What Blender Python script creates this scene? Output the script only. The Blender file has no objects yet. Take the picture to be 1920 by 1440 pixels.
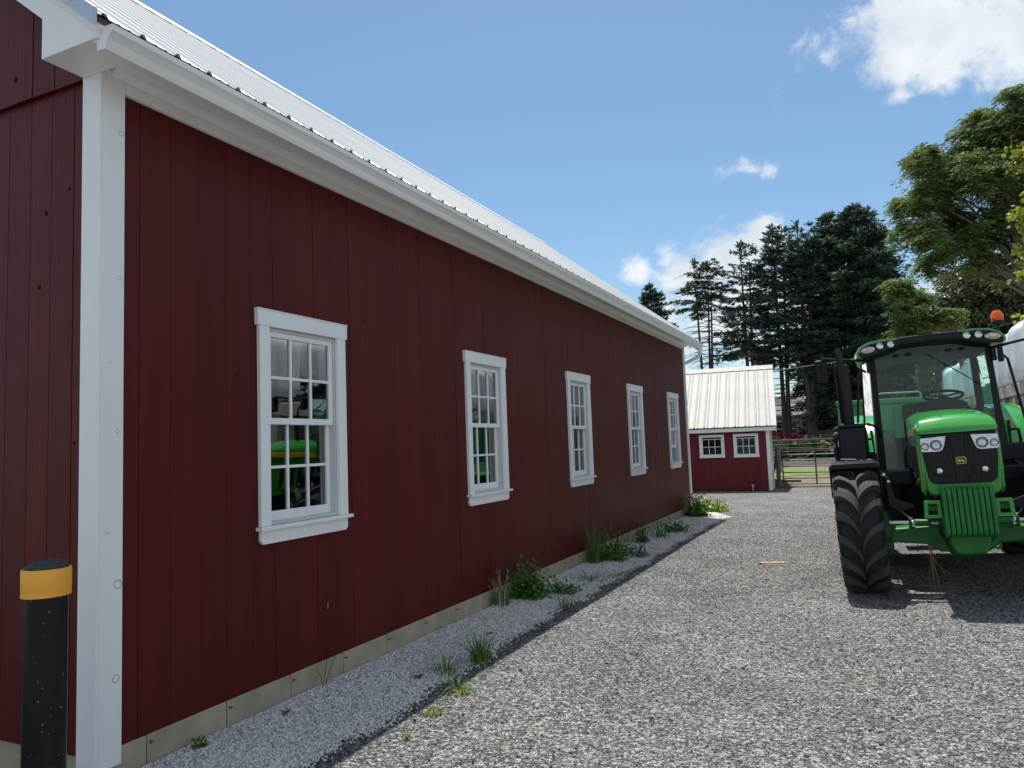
import bpy, bmesh, math, random
import numpy as np
from mathutils import Vector, Matrix
random.seed(7); rng = np.random.default_rng(7)
PI = math.pi
scene = bpy.context.scene
C = scene.collection

# ------------------------------------------------------------------ camera
cam_d = bpy.data.cameras.new('camera'); cam = bpy.data.objects.new('camera', cam_d); C.objects.link(cam)
cam_d.sensor_width = 36; cam_d.lens = 1400 / 1920 * 36; cam_d.clip_start = 0.05; cam_d.clip_end = 1500
Rm = Matrix(((0.9033562, -0.0691044, -0.4232873), (0.4272584, 0.0589655, 0.9022047), (-0.0373870, -0.9958653, 0.0827923)))
cam.matrix_world = Matrix.Translation((0, 0, 1.6)) @ Matrix([[Rm[i][0], -Rm[i][1], -Rm[i][2]] for i in range(3)]).to_4x4()
scene.camera = cam

# ------------------------------------------------------------------ light
SUN_STRENGTH = 4.0
SKY_STRENGTH = 0.14
EXPOSURE = 0.60
SUN_TO = Vector((-0.50, 1.32, 3.68)).normalized()          # towards the sun
scene.view_settings.view_transform = 'Standard'; scene.view_settings.look = 'None'
scene.view_settings.gamma = 1; scene.view_settings.exposure = EXPOSURE; scene.view_settings.use_curve_mapping = False
w = bpy.data.worlds.new('World'); scene.world = w; w.use_nodes = True
nt = w.node_tree; nt.nodes.clear(); N = nt.nodes.new; L = nt.links.new
out = N('ShaderNodeOutputWorld'); bg = N('ShaderNodeBackground'); bg.inputs[1].default_value = SKY_STRENGTH
L(bg.outputs[0], out.inputs[0])
sky = N('ShaderNodeTexSky'); sky.sky_type = 'NISHITA'; sky.sun_disc = False
sky.sun_elevation = math.asin(SUN_TO.z); sky.sun_rotation = math.atan2(SUN_TO.x, SUN_TO.y)
sky.air_density = 1.0; sky.dust_density = 0.6; sky.ozone_density = 1.6
tc = N('ShaderNodeTexCoord')
def vmath(op, a, b=None):
    n = N('ShaderNodeVectorMath'); n.operation = op
    for i, v in enumerate((a, b)):
        if v is None: continue
        if isinstance(v, (tuple, list)): n.inputs[i].default_value = v
        else: L(v, n.inputs[i])
    return n
def fmath(op, a, b=None, clamp=False):
    n = N('ShaderNodeMath'); n.operation = op; n.use_clamp = clamp
    for i, v in enumerate((a, b)):
        if v is None: continue
        if isinstance(v, (int, float)): n.inputs[i].default_value = v
        else: L(v, n.inputs[i])
    return n.outputs[0]
BLOBS = [((0.0810,0.8971,0.4343),0.0434,0.0348,1.00),((0.1347,0.8955,0.4242),0.0618,0.0393,1.00),((0.1847,0.8968,0.4021),0.0600,0.0338,1.00),
((0.0642,0.9111,0.4072),0.0266,0.0225,1.00),((0.1018,0.9166,0.3866),0.0350,0.0152,0.80),((0.0490,0.8856,0.4619),0.0204,0.0204,0.90),
((0.0625,0.9243,0.3764),0.0144,0.0108,0.75),((-0.0119,0.9039,0.4276),0.0183,0.0183,0.42),((-0.0696,0.9177,0.3910),0.0140,0.0127,0.26),
((-0.1192,0.9365,0.3298),0.0224,0.0072,0.42),((-0.0826,0.9427,0.3233),0.0091,0.0098,0.42),((-0.2548,0.9412,0.2217),0.0167,0.0125,0.90),
((-0.2160,0.9488,0.2306),0.0138,0.0166,0.75),((-0.1858,0.9581,0.2178),0.0412,0.0178,1.00),((-0.1221,0.9632,0.2395),0.0369,0.0215,1.00),
((-0.1020,0.9625,0.2513),0.0226,0.0133,1.00),((-0.1531,0.9639,0.2180),0.0442,0.0272,1.00),((-0.2117,0.9548,0.2087),0.0207,0.0111,0.90),
((-0.1247,0.9766,0.1753),0.0745,0.0305,0.90),((-0.1798,0.9738,0.1394),0.1104,0.0345,0.80),((-0.0661,0.9910,0.1167),0.1331,0.0333,0.80),
((0.0640,0.9895,0.1296),0.0250,0.0250,0.80),
# the rest of the sky, out of the frame: the same scattered fair-weather clouds
((0.35,-0.85,0.40),0.20,0.08,1.0),((-0.25,-0.90,0.36),0.16,0.06,.95),((0.75,-0.55,0.35),0.18,0.07,.95),((0.93,0.10,0.34),0.18,0.08,1.0),
((0.80,0.50,0.38),0.12,0.05,.9),((-0.85,-0.40,0.33),0.2,0.07,.95),((-0.93,0.2,0.30),0.16,0.05,.9),((0.1,-0.75,0.65),0.12,0.10,.9),((0.55,-0.45,0.70),0.14,0.10,.85)]
n1 = N('ShaderNodeTexNoise'); n1.inputs['Scale'].default_value = 19; n1.inputs['Detail'].default_value = 10; n1.inputs['Roughness'].default_value = .66
n1.inputs['Distortion'].default_value = .25
L(tc.outputs['Generated'], n1.inputs['Vector'])
n2 = N('ShaderNodeTexNoise'); n2.inputs['Scale'].default_value = 13; n2.inputs['Detail'].default_value = 5
L(tc.outputs['Generated'], n2.inputs['Vector'])
acc = None
for c, a, b, wt in BLOBS:
    l = math.sqrt(sum(q * q for q in c)); c = tuple(q / l for q in c)
    s = vmath('SUBTRACT', tc.outputs['Generated'], c)
    m = vmath('MULTIPLY', s.outputs[0], (1 / a, 1 / a, 1 / b))
    ln = vmath('LENGTH', m.outputs[0]).outputs['Value']
    f = fmath('MULTIPLY', fmath('SUBTRACT', 1.95, ln), wt)
    acc = f if acc is None else fmath('MAXIMUM', acc, f)
n3 = N('ShaderNodeTexNoise'); n3.inputs['Scale'].default_value = 3.4; n3.inputs['Detail'].default_value = 3; L(tc.outputs['Generated'], n3.inputs['Vector'])
away = N('ShaderNodeMapRange'); away.inputs['From Min'].default_value = .78; away.inputs['From Max'].default_value = .58      # extra cumulus added outside the frame to brighten the shaded sides
L(vmath('DOT_PRODUCT', tc.outputs['Generated'], (-.40, .88, .25)).outputs['Value'], away.inputs['Value'])
gen = fmath('SUBTRACT', fmath('MULTIPLY', fmath('SUBTRACT', n3.outputs['Fac'], .44), 9.0), fmath('MULTIPLY', fmath('SUBTRACT', 1.0, away.outputs[0]), 6.0))
acc = fmath('MAXIMUM', acc, gen)
acc = fmath('MINIMUM', fmath('MAXIMUM', acc, -1.0), 1.75)
dens = fmath('ADD', fmath('MULTIPLY', acc, 1.9), fmath('MULTIPLY', fmath('SUBTRACT', n1.outputs['Fac'], .54), 7.5))
mr = N('ShaderNodeMapRange'); mr.interpolation_type = 'SMOOTHSTEP'; mr.inputs['From Min'].default_value = .08; mr.inputs['From Max'].default_value = 2.5
L(dens, mr.inputs['Value'])
cr = N('ShaderNodeValToRGB'); cr.color_ramp.elements[0].position = .35; cr.color_ramp.elements[1].position = .62
cr.color_ramp.elements[0].color = (3.5, 3.8, 4.1, 1); cr.color_ramp.elements[1].color = (4.7, 4.8, 4.9, 1)
L(n2.outputs['Fac'], cr.inputs[0])
hs = N('ShaderNodeMix'); hs.data_type = 'RGBA'; hs.blend_type = 'MULTIPLY'; hs.inputs[0].default_value = 1
hs.inputs[7].default_value = (.51, .60, .615, 1)
L(sky.outputs[0], hs.inputs[6])
mx = N('ShaderNodeMix'); mx.data_type = 'RGBA'
L(fmath('MULTIPLY', mr.outputs[0], .93), mx.inputs[0]); L(hs.outputs[2], mx.inputs[6]); L(cr.outputs[0], mx.inputs[7])
L(mx.outputs[2], bg.inputs[0])
sun_d = bpy.data.lights.new('sun', 'SUN'); sun_d.energy = SUN_STRENGTH; sun_d.angle = math.radians(.53); sun_d.color = (1, .955, .88)
sun = bpy.data.objects.new('sun', sun_d); C.objects.link(sun); sun.rotation_euler = SUN_TO.to_track_quat('Z', 'Y').to_euler()

# ------------------------------------------------------------------ materials
def pbr(name, col, rough=.5, metal=0., var=.12, vscale=4., bump=0., bscale=40., objvar=0., coat=0., stretch=None, dark=None, spec=.5, attr=None,
        trans=0., sss=None, speck=None):
    """procedural Principled material: base colour with soft noise variation, optional per-object variation, specks and bump"""
    m = bpy.data.materials.new(name); m.use_nodes = True; t = m.node_tree; n = t.nodes; k = t.links
    p = n['Principled BSDF']; p.inputs['Roughness'].default_value = rough; p.inputs['Metallic'].default_value = metal
    p.inputs['Specular IOR Level'].default_value = spec
    if coat: p.inputs['Coat Weight'].default_value = coat; p.inputs['Coat Roughness'].default_value = .06
    tcn = n.new('ShaderNodeTexCoord'); mp = n.new('ShaderNodeMapping'); k.new(tcn.outputs['Object'], mp.inputs[0])
    if stretch: mp.inputs['Scale'].default_value = stretch
    no = n.new('ShaderNodeTexNoise'); no.inputs['Scale'].default_value = vscale; no.inputs['Detail'].default_value = 6; k.new(mp.outputs[0], no.inputs[0])
    r = n.new('ShaderNodeValToRGB'); r.color_ramp.elements[0].position = .3; r.color_ramp.elements[1].position = .7
    d = dark or tuple(c * (1 - var) for c in col)
    r.color_ramp.elements[0].color = (*d, 1); r.color_ramp.elements[1].color = (*[min(1, c * (1 + var)) for c in col], 1)
    k.new(no.outputs['Fac'], r.inputs[0]); cur = r.outputs[0]
    if objvar:
        oi = n.new('ShaderNodeObjectInfo'); mm = n.new('ShaderNodeMapRange'); mm.inputs['To Min'].default_value = 1 - objvar; mm.inputs['To Max'].default_value = 1 + objvar
        k.new(oi.outputs['Random'], mm.inputs[0]); vm = n.new('ShaderNodeVectorMath'); vm.operation = 'SCALE'
        k.new(cur, vm.inputs[0]); k.new(mm.outputs[0], vm.inputs['Scale']); cur = vm.outputs[0]
    if attr:
        at = n.new('ShaderNodeAttribute'); at.attribute_name = attr
        vm = n.new('ShaderNodeVectorMath'); vm.operation = 'MULTIPLY'; k.new(cur, vm.inputs[0]); k.new(at.outputs['Color'], vm.inputs[1]); cur = vm.outputs[0]
    if speck:
        sc, thr, scol = speck
        vo = n.new('ShaderNodeTexNoise'); vo.inputs['Scale'].default_value = sc; vo.inputs['Detail'].default_value = 2; k.new(mp.outputs[0], vo.inputs[0])
        sr = n.new('ShaderNodeMapRange'); sr.inputs['From Min'].default_value = thr; sr.inputs['From Max'].default_value = thr + .04; k.new(vo.outputs['Fac'], sr.inputs[0])
        mi = n.new('ShaderNodeMix'); mi.data_type = 'RGBA'; k.new(sr.outputs[0], mi.inputs[0]); k.new(cur, mi.inputs[6]); mi.inputs[7].default_value = (*scol, 1); cur = mi.outputs[2]
    k.new(cur, p.inputs['Base Color'])
    if bump:
        nb = n.new('ShaderNodeTexNoise'); nb.inputs['Scale'].default_value = bscale; nb.inputs['Detail'].default_value = 5; k.new(mp.outputs[0], nb.inputs[0])
        b = n.new('ShaderNodeBump'); b.inputs['Strength'].default_value = bump; b.inputs['Distance'].default_value = .01; k.new(nb.outputs['Fac'], b.inputs['Height']); k.new(b.outputs[0], p.inputs['Normal'])
    if trans:
        tr = n.new('ShaderNodeBsdfTranslucent'); k.new(cur, tr.inputs[0]); ms = n.new('ShaderNodeMixShader'); ms.inputs[0].default_value = trans
        k.new(p.outputs[0], ms.inputs[1]); k.new(tr.outputs[0], ms.inputs[2]); k.new(ms.outputs[0], n['Material Output'].inputs[0])
    return m
def glass_mat(name, tint=(1, 1, 1), ior=1.6, rough=0.0):
    m = bpy.data.materials.new(name); m.use_nodes = True; n = m.node_tree.nodes; k = m.node_tree.links; n.remove(n['Principled BSDF'])
    tr = n.new('ShaderNodeBsdfTransparent'); tr.inputs[0].default_value = (*tint, 1)
    gl = n.new('ShaderNodeBsdfGlossy'); gl.inputs['Roughness'].default_value = rough; gl.inputs[0].default_value = (1, 1, 1, 1)
    fr = n.new('ShaderNodeFresnel'); fr.inputs[0].default_value = ior
    geo = n.new('ShaderNodeNewGeometry'); nz = n.new('ShaderNodeTexNoise'); nz.inputs['Scale'].default_value = 2.2; tcn = n.new('ShaderNodeTexCoord'); k.new(tcn.outputs['Object'], nz.inputs[0])
    bp = n.new('ShaderNodeBump'); bp.inputs['Strength'].default_value = .05; bp.inputs['Distance'].default_value = .02; k.new(nz.outputs['Fac'], bp.inputs['Height']); k.new(bp.outputs[0], gl.inputs['Normal'])
    ms = n.new('ShaderNodeMixShader'); k.new(fr.outputs[0], ms.inputs[0]); k.new(tr.outputs[0], ms.inputs[1]); k.new(gl.outputs[0], ms.inputs[2])
    k.new(ms.outputs[0], n['Material Output'].inputs[0]); return m
M = {}
M['barn_red'] = pbr('barn_red', (.100, .0125, .0110), rough=.46, var=.10, vscale=2.2, objvar=.10, stretch=(6, 6, .55), bump=.22, bscale=9, spec=.16)
M['barn_red_shed'] = pbr('barn_red_shed', (.15, .016, .020), rough=.5, var=.12, vscale=2., objvar=.1, stretch=(6, 6, .6), bump=.2, bscale=9, spec=.3)
M['knot'] = pbr('knot', (.060, .009, .009), rough=.8, spec=.05, var=.3, vscale=60)
M['white_trim'] = pbr('white_trim', (.90, .90, .88), rough=.38, var=.025, vscale=3, bump=.05, bscale=25, stretch=(1, 1, .5))
M['trim_knot'] = pbr('trim_knot', (.60, .56, .46), rough=.5, var=.15, vscale=40)
M['gutter_white'] = pbr('gutter_white', (.86, .86, .84), rough=.3, var=.03, vscale=2)
M['roof_metal'] = pbr('roof_metal', (.72, .72, .70), rough=.33, metal=.25, var=.05, vscale=1.2, objvar=.03, bump=.06, bscale=4)
M['roof_metal_shed'] = pbr('roof_metal_shed', (.35, .34, .32), rough=.55, spec=.25, metal=0, var=.10, vscale=2.5, objvar=.03, bump=.25, bscale=6)
M['galv'] = pbr('galv', (.55, .57, .60), rough=.3, metal=.9, var=.08)
M['concrete'] = pbr('concrete', (.41, .35, .25), rough=.9, var=.16, vscale=5, bump=.25, bscale=60, objvar=.05)
M['rust'] = pbr('rust', (.12, .055, .03), rough=.9, var=.3, vscale=50)
M['dark_void'] = pbr('dark_interior', (.035, .033, .03), rough=.9)
M['interior_wood'] = pbr('interior_wood', (.10, .085, .065), rough=.8, var=.2)
M['jamb'] = pbr('jamb_grey', (.62, .62, .61), rough=.6, var=.04)
M['pane'] = glass_mat('window_pane', (.75, .78, .77), 2.8)

# ------------------------------------------------------------------ helpers
class MB:
    """collects simple shapes and links them as one mesh object"""
    def __init__(s): s.v = []; s.f = []
    def add(s, v, f): o = len(s.v); s.v += [tuple(p) for p in v]; s.f += [tuple(i + o for i in q) for q in f]; return s
    def box(s, x0, x1, y0, y1, z0, z1):
        x0, x1 = sorted((x0, x1)); y0, y1 = sorted((y0, y1)); z0, z1 = sorted((z0, z1))
        return s.add([(x0,y0,z0),(x1,y0,z0),(x1,y1,z0),(x0,y1,z0),(x0,y0,z1),(x1,y0,z1),(x1,y1,z1),(x0,y1,z1)],
                     [(3,2,1,0),(4,5,6,7),(0,1,5,4),(1,2,6,5),(2,3,7,6),(3,0,4,7)])
    def prism(s, prof, axis, a, b):
        """extrude a closed 2-D profile; axis 'x': (y,z) profile, 'y': (x,z), 'z': (x,y)"""
        n = len(prof); mk = {'x': lambda p, t: (t, p[0], p[1]), 'y': lambda p, t: (p[0], t, p[1]), 'z': lambda p, t: (p[0], p[1], t)}[axis]
        v = [mk(p, a) for p in prof] + [mk(p, b) for p in prof]
        return s.add(v, [tuple(range(n)), tuple(range(2 * n - 1, n - 1, -1))] + [(i, i + n, (i + 1) % n + n, (i + 1) % n) for i in range(n)])
    def tube(s, pts, r, n=8, cap=True):
        pts = [Vector(p) for p in pts]; rs = r if isinstance(r, (list, tuple)) else [r] * len(pts); o = []
        up = None
        for i, p in enumerate(pts):
            d = (pts[min(i + 1, len(pts) - 1)] - pts[max(i - 1, 0)]).normalized()
            if up is None: up = Vector((0, 0, 1)) if abs(d.z) < .9 else Vector((1, 0, 0))
            a = d.cross(up); 
            if a.length < 1e-5: a = d.orthogonal()
            a.normalize(); b = a.cross(d).normalized(); up = b
            o += [p + (a * math.cos(t) + b * math.sin(t)) * rs[i] for t in [2 * PI * j / n for j in range(n)]]
        f = []
        for i in range(len(pts) - 1):
            for j in range(n): f.append((i*n+j, i*n+(j+1)%n, (i+1)*n+(j+1)%n, (i+1)*n+j))
        if cap: f += [tuple(range(n - 1, -1, -1)), tuple((len(pts) - 1) * n + j for j in range(n))]
        return s.add(o, f)
    def lathe(s, prof, org, axis='z', n=24, a0=0., a1=2 * PI, closed=False):
        """prof: (radius, height) list spun about the axis through org"""
        o = []; full = abs(a1 - a0 - 2 * PI) < 1e-6; m = n if full else n + 1
        for j in range(m):
            t = a0 + (a1 - a0) * j / n; c, q = math.cos(t), math.sin(t)
            for r, h in prof:
                p = {'z': (r*c, r*q, h), 'x': (h, r*c, r*q), 'y': (r*c, h, r*q)}[axis]
                o.append((p[0]+org[0], p[1]+org[1], p[2]+org[2]))
        k = len(prof); f = []; kk = k if closed else k - 1
        for j in range(n if full else n):
            j2 = (j + 1) % m
            for i in range(kk): i2 = (i + 1) % k; f.append((j*k+i, j2*k+i, j2*k+i2, j*k+i2))
        return s.add(o, f)
    def loft(s, rings, cap=True):
        n = len(rings[0]); o = [p for r in rings for p in r]; f = []
        for i in range(len(rings) - 1):
            for j in range(n): f.append((i*n+j, i*n+(j+1)%n, (i+1)*n+(j+1)%n, (i+1)*n+j))
        if cap: f += [tuple(range(n)), tuple((len(rings)-1)*n + j for j in range(n-1, -1, -1))]
        return s.add(o, f)
    def build(s, name, mat=None, parent=None, smooth=False, bevel=0, seg=2, kind=None, at=(0, 0, 0), fix=True):
        me = bpy.data.meshes.new(name); me.from_pydata(s.v, [], s.f)
        if fix:
            bm = bmesh.new(); bm.from_mesh(me); bmesh.ops.recalc_face_normals(bm, faces=bm.faces); bm.to_mesh(me); bm.free()
        return link(name, me, mat, parent, smooth, bevel, seg, kind, at)
def link(name, me, mat=None, parent=None, smooth=False, bevel=0, seg=2, kind=None, at=(0, 0, 0)):
    o = bpy.data.objects.new(name, me); C.objects.link(o)
    if mat is not None and len(me.materials) == 0: me.materials.append(M[mat] if isinstance(mat, str) else mat)
    if parent is not None: o.parent = parent
    o.location = at
    if smooth:
        me.shade_smooth()
        if smooth != 'full': me.set_sharp_from_angle(angle=math.radians(38))
    if bevel:
        b = o.modifiers.new('bevel', 'BEVEL'); b.width = bevel; b.segments = seg; b.limit_method = 'ANGLE'; b.angle_limit = math.radians(40)
    if kind: o['kind'] = kind
    return o
def tag(o, label=None, cat=None, group=None, kind=None):
    if label: o['label'] = label
    if cat: o['category'] = cat
    if group: o['group'] = group
    if kind: o['kind'] = kind
    return o
def thing(name, label, cat, loc=(0, 0, 0), rot=(0, 0, 0), group=None):
    o = bpy.data.objects.new(name, None); C.objects.link(o); o.location = loc; o.rotation_euler = rot; o.empty_display_size = .2
    return tag(o, label, cat, group)
def np_mesh(name, V, F, tint=None, nv=None):
    """V (n,3), F (m,k) arrays -> mesh, optional per-vertex colour attribute 'tint'"""
    me = bpy.data.meshes.new(name); V = np.asarray(V, np.float32); F = np.asarray(F, np.int32); k = F.shape[1]
    me.vertices.add(len(V)); me.vertices.foreach_set('co', V.ravel())
    me.loops.add(F.size); me.loops.foreach_set('vertex_index', F.ravel())
    me.polygons.add(len(F)); me.polygons.foreach_set('loop_start', np.arange(0, F.size, k, dtype=np.int32))
    me.polygons.foreach_set('loop_total', np.full(len(F), k, np.int32)); me.update(calc_edges=True)
    if tint is not None:
        a = me.color_attributes.new('tint', 'FLOAT_COLOR', 'POINT'); t = np.ones((len(V), 4), np.float32); t[:, :3] = tint; a.data.foreach_set('color', t.ravel())
    return me
def gz(x, y=0.):
    """height of the yard: nearly level, rising gently to the right and, far off, behind the sheds"""
    t = x + .05
    far = np.clip((np.asarray(y, float) - 28) / 24, 0, 1)
    r = .02 * (t + np.sqrt(np.asarray(t, float) ** 2 + .1)) - .0 
    return np.minimum(r, .25) + .72 * far * far * (3 - 2 * far)

# ------------------------------------------------------------------ ground
def gravel_mat(name, cols, scale, bumpd, patch, straw=None):
    m = bpy.data.materials.new(name); m.use_nodes = True; n = m.node_tree.nodes; k = m.node_tree.links; p = n['Principled BSDF']; p.inputs['Roughness'].default_value = .85
    p.inputs['Specular IOR Level'].default_value = .3
    tcn = n.new('ShaderNodeTexCoord')
    vo = n.new('ShaderNodeTexVoronoi'); vo.inputs['Scale'].default_value = scale; k.new(tcn.outputs['Object'], vo.inputs['Vector'])
    v2 = n.new('ShaderNodeTexVoronoi'); v2.inputs['Scale'].default_value = scale * .53; k.new(tcn.outputs['Object'], v2.inputs['Vector'])
    sp = n.new('ShaderNodeSeparateColor'); k.new(vo.outputs['Color'], sp.inputs[0])
    r = n.new('ShaderNodeValToRGB'); e = r.color_ramp.elements; e[0].position = 0; e[0].color = (*cols[0], 1); e[1].position = 1; e[1].color = (*cols[-1], 1)
    for i, c in enumerate(cols[1:-1]): q = e.new((i + 1) / (len(cols) - 1)); q.color = (*c, 1)
    k.new(sp.outputs[0], r.inputs[0]); cur = r.outputs[0]
    # gaps between stones are dark because dust and shade collect between grains: real relief carries that, so only the large wear patches are coloured
    nz = n.new('ShaderNodeTexNoise'); nz.inputs['Scale'].default_value = .9; nz.inputs['Detail'].default_value = 8; nz.inputs['Roughness'].default_value = .65; k.new(tcn.outputs['Object'], nz.inputs[0])
    mr_ = n.new('ShaderNodeMapRange'); mr_.inputs['From Min'].default_value = .35; mr_.inputs['From Max'].default_value = .65; mr_.inputs['To Min'].default_value = 1 - patch; mr_.inputs['To Max'].default_value = 1 + patch
    k.new(nz.outputs['Fac'], mr_.inputs[0]); vm = n.new('ShaderNodeVectorMath'); vm.operation = 'SCALE'; k.new(cur, vm.inputs[0]); k.new(mr_.outputs[0], vm.inputs['Scale']); cur = vm.outputs[0]
    if straw:
        n3 = n.new('ShaderNodeTexNoise'); n3.inputs['Scale'].default_value = 2.3; n3.inputs['Detail'].default_value = 10; n3.inputs['Roughness'].default_value = .75; k.new(tcn.outputs['Object'], n3.inputs[0])
        m3 = n.new('ShaderNodeMapRange'); m3.inputs['From Min'].default_value = .60; m3.inputs['From Max'].default_value = .74; m3.inputs['To Max'].default_value = .55; k.new(n3.outputs['Fac'], m3.inputs[0])
        mi = n.new('ShaderNodeMix'); mi.data_type = 'RGBA'; k.new(m3.outputs[0], mi.inputs[0]); k.new(cur, mi.inputs[6]); mi.inputs[7].default_value = (*straw, 1); cur = mi.outputs[2]
    k.new(cur, p.inputs['Base Color'])
    ad = n.new('ShaderNodeMath'); ad.operation = 'ADD'; k.new(vo.outputs['Distance'], ad.inputs[0]); k.new(v2.outputs['Distance'], ad.inputs[1])
    b = n.new('ShaderNodeBump'); b.invert = True; b.inputs['Strength'].default_value = 1; b.inputs['Distance'].default_value = bumpd; k.new(ad.outputs[0], b.inputs['Height']); k.new(b.outputs[0], p.inputs['Normal'])
    return m
M['gravel'] = gravel_mat('gravel', [(.03,.03,.033),(.07,.07,.072),(.15,.15,.148),(.26,.255,.245),(.42,.41,.39)], 60, .016, .20, straw=(.26, .215, .135))
M['gravel_white'] = gravel_mat('gravel_white', [(.26,.26,.26),(.46,.455,.44),(.60,.595,.58),(.72,.71,.70),(.80,.79,.78)], 48, .014, .12)
M['stone_dark'] = pbr('stone_dark', (1, 1, 1), rough=.8, var=.12, vscale=90, attr='tint')
M['stone_white'] = pbr('stone_white', (1, 1, 1), rough=.75, var=.10, vscale=90, attr='tint')
def undul(x, y):
    return (.010 * np.sin(x * 1.7 + .6 * np.sin(y * .9)) * np.sin(y * 1.1 + 1.3) + .006 * np.sin(x * 4.1 + y * 2.3) * np.sin(y * 3.7 - x)) * np.clip((x + 3.0) / .6, 0, 1) * np.clip((24 - y) / 4, 0, 1)
def ground_z(x, y): return gz(x, y) + undul(x, y)
def strip_edge(y):
    y = np.asarray(y, float)
    return np.interp(y, [1.5, 3.1, 4.5, 6.3, 9.2, 12, 14.4, 15.6, 16.6], [-2.72, -2.75, -2.76, -2.84, -2.80, -2.80, -2.77, -2.66, -3.0]) + .035 * np.sin(y * 5.3) + .02 * np.sin(y * 13.7 + 1)
xs = np.concatenate([np.linspace(-400, -14, 16), np.arange(-12, 8, .12), np.linspace(8.4, 14, 12), np.linspace(16, 400, 16)])
ys = np.concatenate([np.linspace(-300, -6, 12), np.arange(-5, 30, .14), np.arange(30, 70, 1.), np.linspace(72, 700, 18)])
X, Y = np.meshgrid(xs, ys); Z = ground_z(X, Y)
idx = np.arange(X.size).reshape(X.shape)
F = np.stack([idx[:-1, :-1], idx[:-1, 1:], idx[1:, 1:], idx[1:, :-1]], -1).reshape(-1, 4)
g = link('ground', np_mesh('ground', np.stack([X, Y, Z], -1).reshape(-1, 3), F), 'gravel', smooth='full'); tag(g, kind='structure')
# pale stone drip strip along the barn, a sheet that rises slightly towards the wall
rows = []
for y in np.arange(1.2, 16.7, .1):
    e = float(strip_edge(y)); rows.append([(x, y, float(ground_z(x, y)) + .004 + .028 * max(0, min(1, (e - x) / .55))) for x in np.linspace(-3.475, e, 9)])
V = np.array(rows); idx = np.arange(V.shape[0] * V.shape[1]).reshape(V.shape[:2])
F = np.stack([idx[:-1, :-1], idx[:-1, 1:], idx[1:, 1:], idx[1:, :-1]], -1).reshape(-1, 4)
gs = link('gravel_strip', np_mesh('gravel_strip', V.reshape(-1, 3), F), 'gravel_white', smooth='full'); tag(gs, kind='structure')
def strip_z(x, y):
    e = strip_edge(y); return ground_z(x, y) + .004 + .028 * np.clip((e - x) / .55, 0, 1)
def pebbles(name, P, S, cols, mat, label, flat=.62):
    n = len(P); base = np.array([(1,0,0),(-.9,.1,0),(0,1,.1),(.1,-1,0),(0,0,1),(0,.1,-1)], float)
    tri = np.array([(0,2,4),(2,1,4),(1,3,4),(3,0,4),(2,0,5),(1,2,5),(3,1,5),(0,3,5)])
    V = base[None] * (1 + rng.uniform(-.35, .35, (n, 6, 1))) + rng.uniform(-.22, .22, (n, 6, 3))
    V *= S[:, None, None] * np.stack([rng.uniform(.8, 1.35, n), rng.uniform(.7, 1.1, n), rng.uniform(flat * .7, flat * 1.3, n)], -1)[:, None]
    a = rng.uniform(0, 2 * PI, n); b = rng.normal(0, .35, n); ca, sa, cb, sb = np.cos(a), np.sin(a), np.cos(b), np.sin(b)
    x, y, z = V[..., 0].copy(), V[..., 1].copy(), V[..., 2].copy()
    x, z = x * cb[:, None] + z * sb[:, None], -x * sb[:, None] + z * cb[:, None]
    V = np.stack([x * ca[:, None] - y * sa[:, None], x * sa[:, None] + y * ca[:, None], z], -1) + P[:, None]
    F = (tri[None] + (np.arange(n) * 6)[:, None, None]).reshape(-1, 3)
    o = link(name, np_mesh(name, V.reshape(-1, 3), F, np.repeat(cols, 6, 0)), mat); return tag(o, label, 'gravel', kind='stuff')
def fr_pts(n, ymax, power, xr):
    """scatter denser towards the viewer inside the part of the yard the picture shows"""
    y = 2.2 + (ymax - 2.2) * rng.random(n) ** power; lo, hi = xr(y); return lo + (hi - lo) * rng.random(n), y
x, y = fr_pts(190000, 16.5, 1.75, lambda y: (np.full_like(y, -2.9), np.minimum(-.3 + (y) * .23, 2.6)))
keep = (x > strip_edge(y) - .03) & (rng.random(len(x)) < np.clip((17.5 - y) / 7, 0, 1)); x, y = x[keep], y[keep]
s = (.0024 + .0030 * rng.random(len(x)) ** 2) * (1 + .055 * y); big = rng.random(len(x)) < .012; s[big] *= 1.9
t = rng.random(len(x)); v = .045 + .46 * t ** 1.55; cols = np.stack([v * 1.0, v * .985, v * .96], -1)
lump = np.sin(x * 3.1 + 1.7 * np.sin(y * 1.3)) * np.sin(y * 2.2 + 1.1 * np.sin(x * 2.)); lump = lump + .8 * np.sin(x * 7.3 + 2 * np.sin(y * 3.1)) * np.sin(y * 5.9 + 1.7 * np.sin(x * 4.)); cols *= np.clip(1 + .24 * lump, .35, 1.6)[:, None]
near_edge = np.clip((x - strip_edge(y) - .10) / .30, 0, 1); cols *= (.42 + .58 * near_edge)[:, None]  # stones darker beside the strip: barn shade deepened in their colour
track = np.exp(-((x + .05 * np.sin(y * .8) + 1.75) / .22) ** 2) + np.exp(-((x + .05 * np.sin(y * .8) + .05) / .22) ** 2); cols *= (1 - .22 * track)[:, None]
clod = rng.random(len(x)) < .004; s[clod] *= 2.3; cols[clod] *= .35
tan = rng.random(len(x)) < .02; cols[tan] = [.36, .28, .15]
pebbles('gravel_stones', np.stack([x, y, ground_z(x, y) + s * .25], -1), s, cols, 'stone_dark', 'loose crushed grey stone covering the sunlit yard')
x, y = fr_pts(70000, 16.3, 1.7, lambda y: (np.full_like(y, -3.45), strip_edge(y) + .03 + .10 * rng.random(len(y)) ** 3))
s = (.0062 + .0055 * rng.random(len(x))) * (1 + .02 * y)
v = .34 + .52 * rng.random(len(x)) ** .8; cols = np.stack([v * 1.03, v * .985, v * .93], -1); brn = rng.random(len(x)) < .05; cols[brn] *= [.62, .52, .42]
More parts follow.
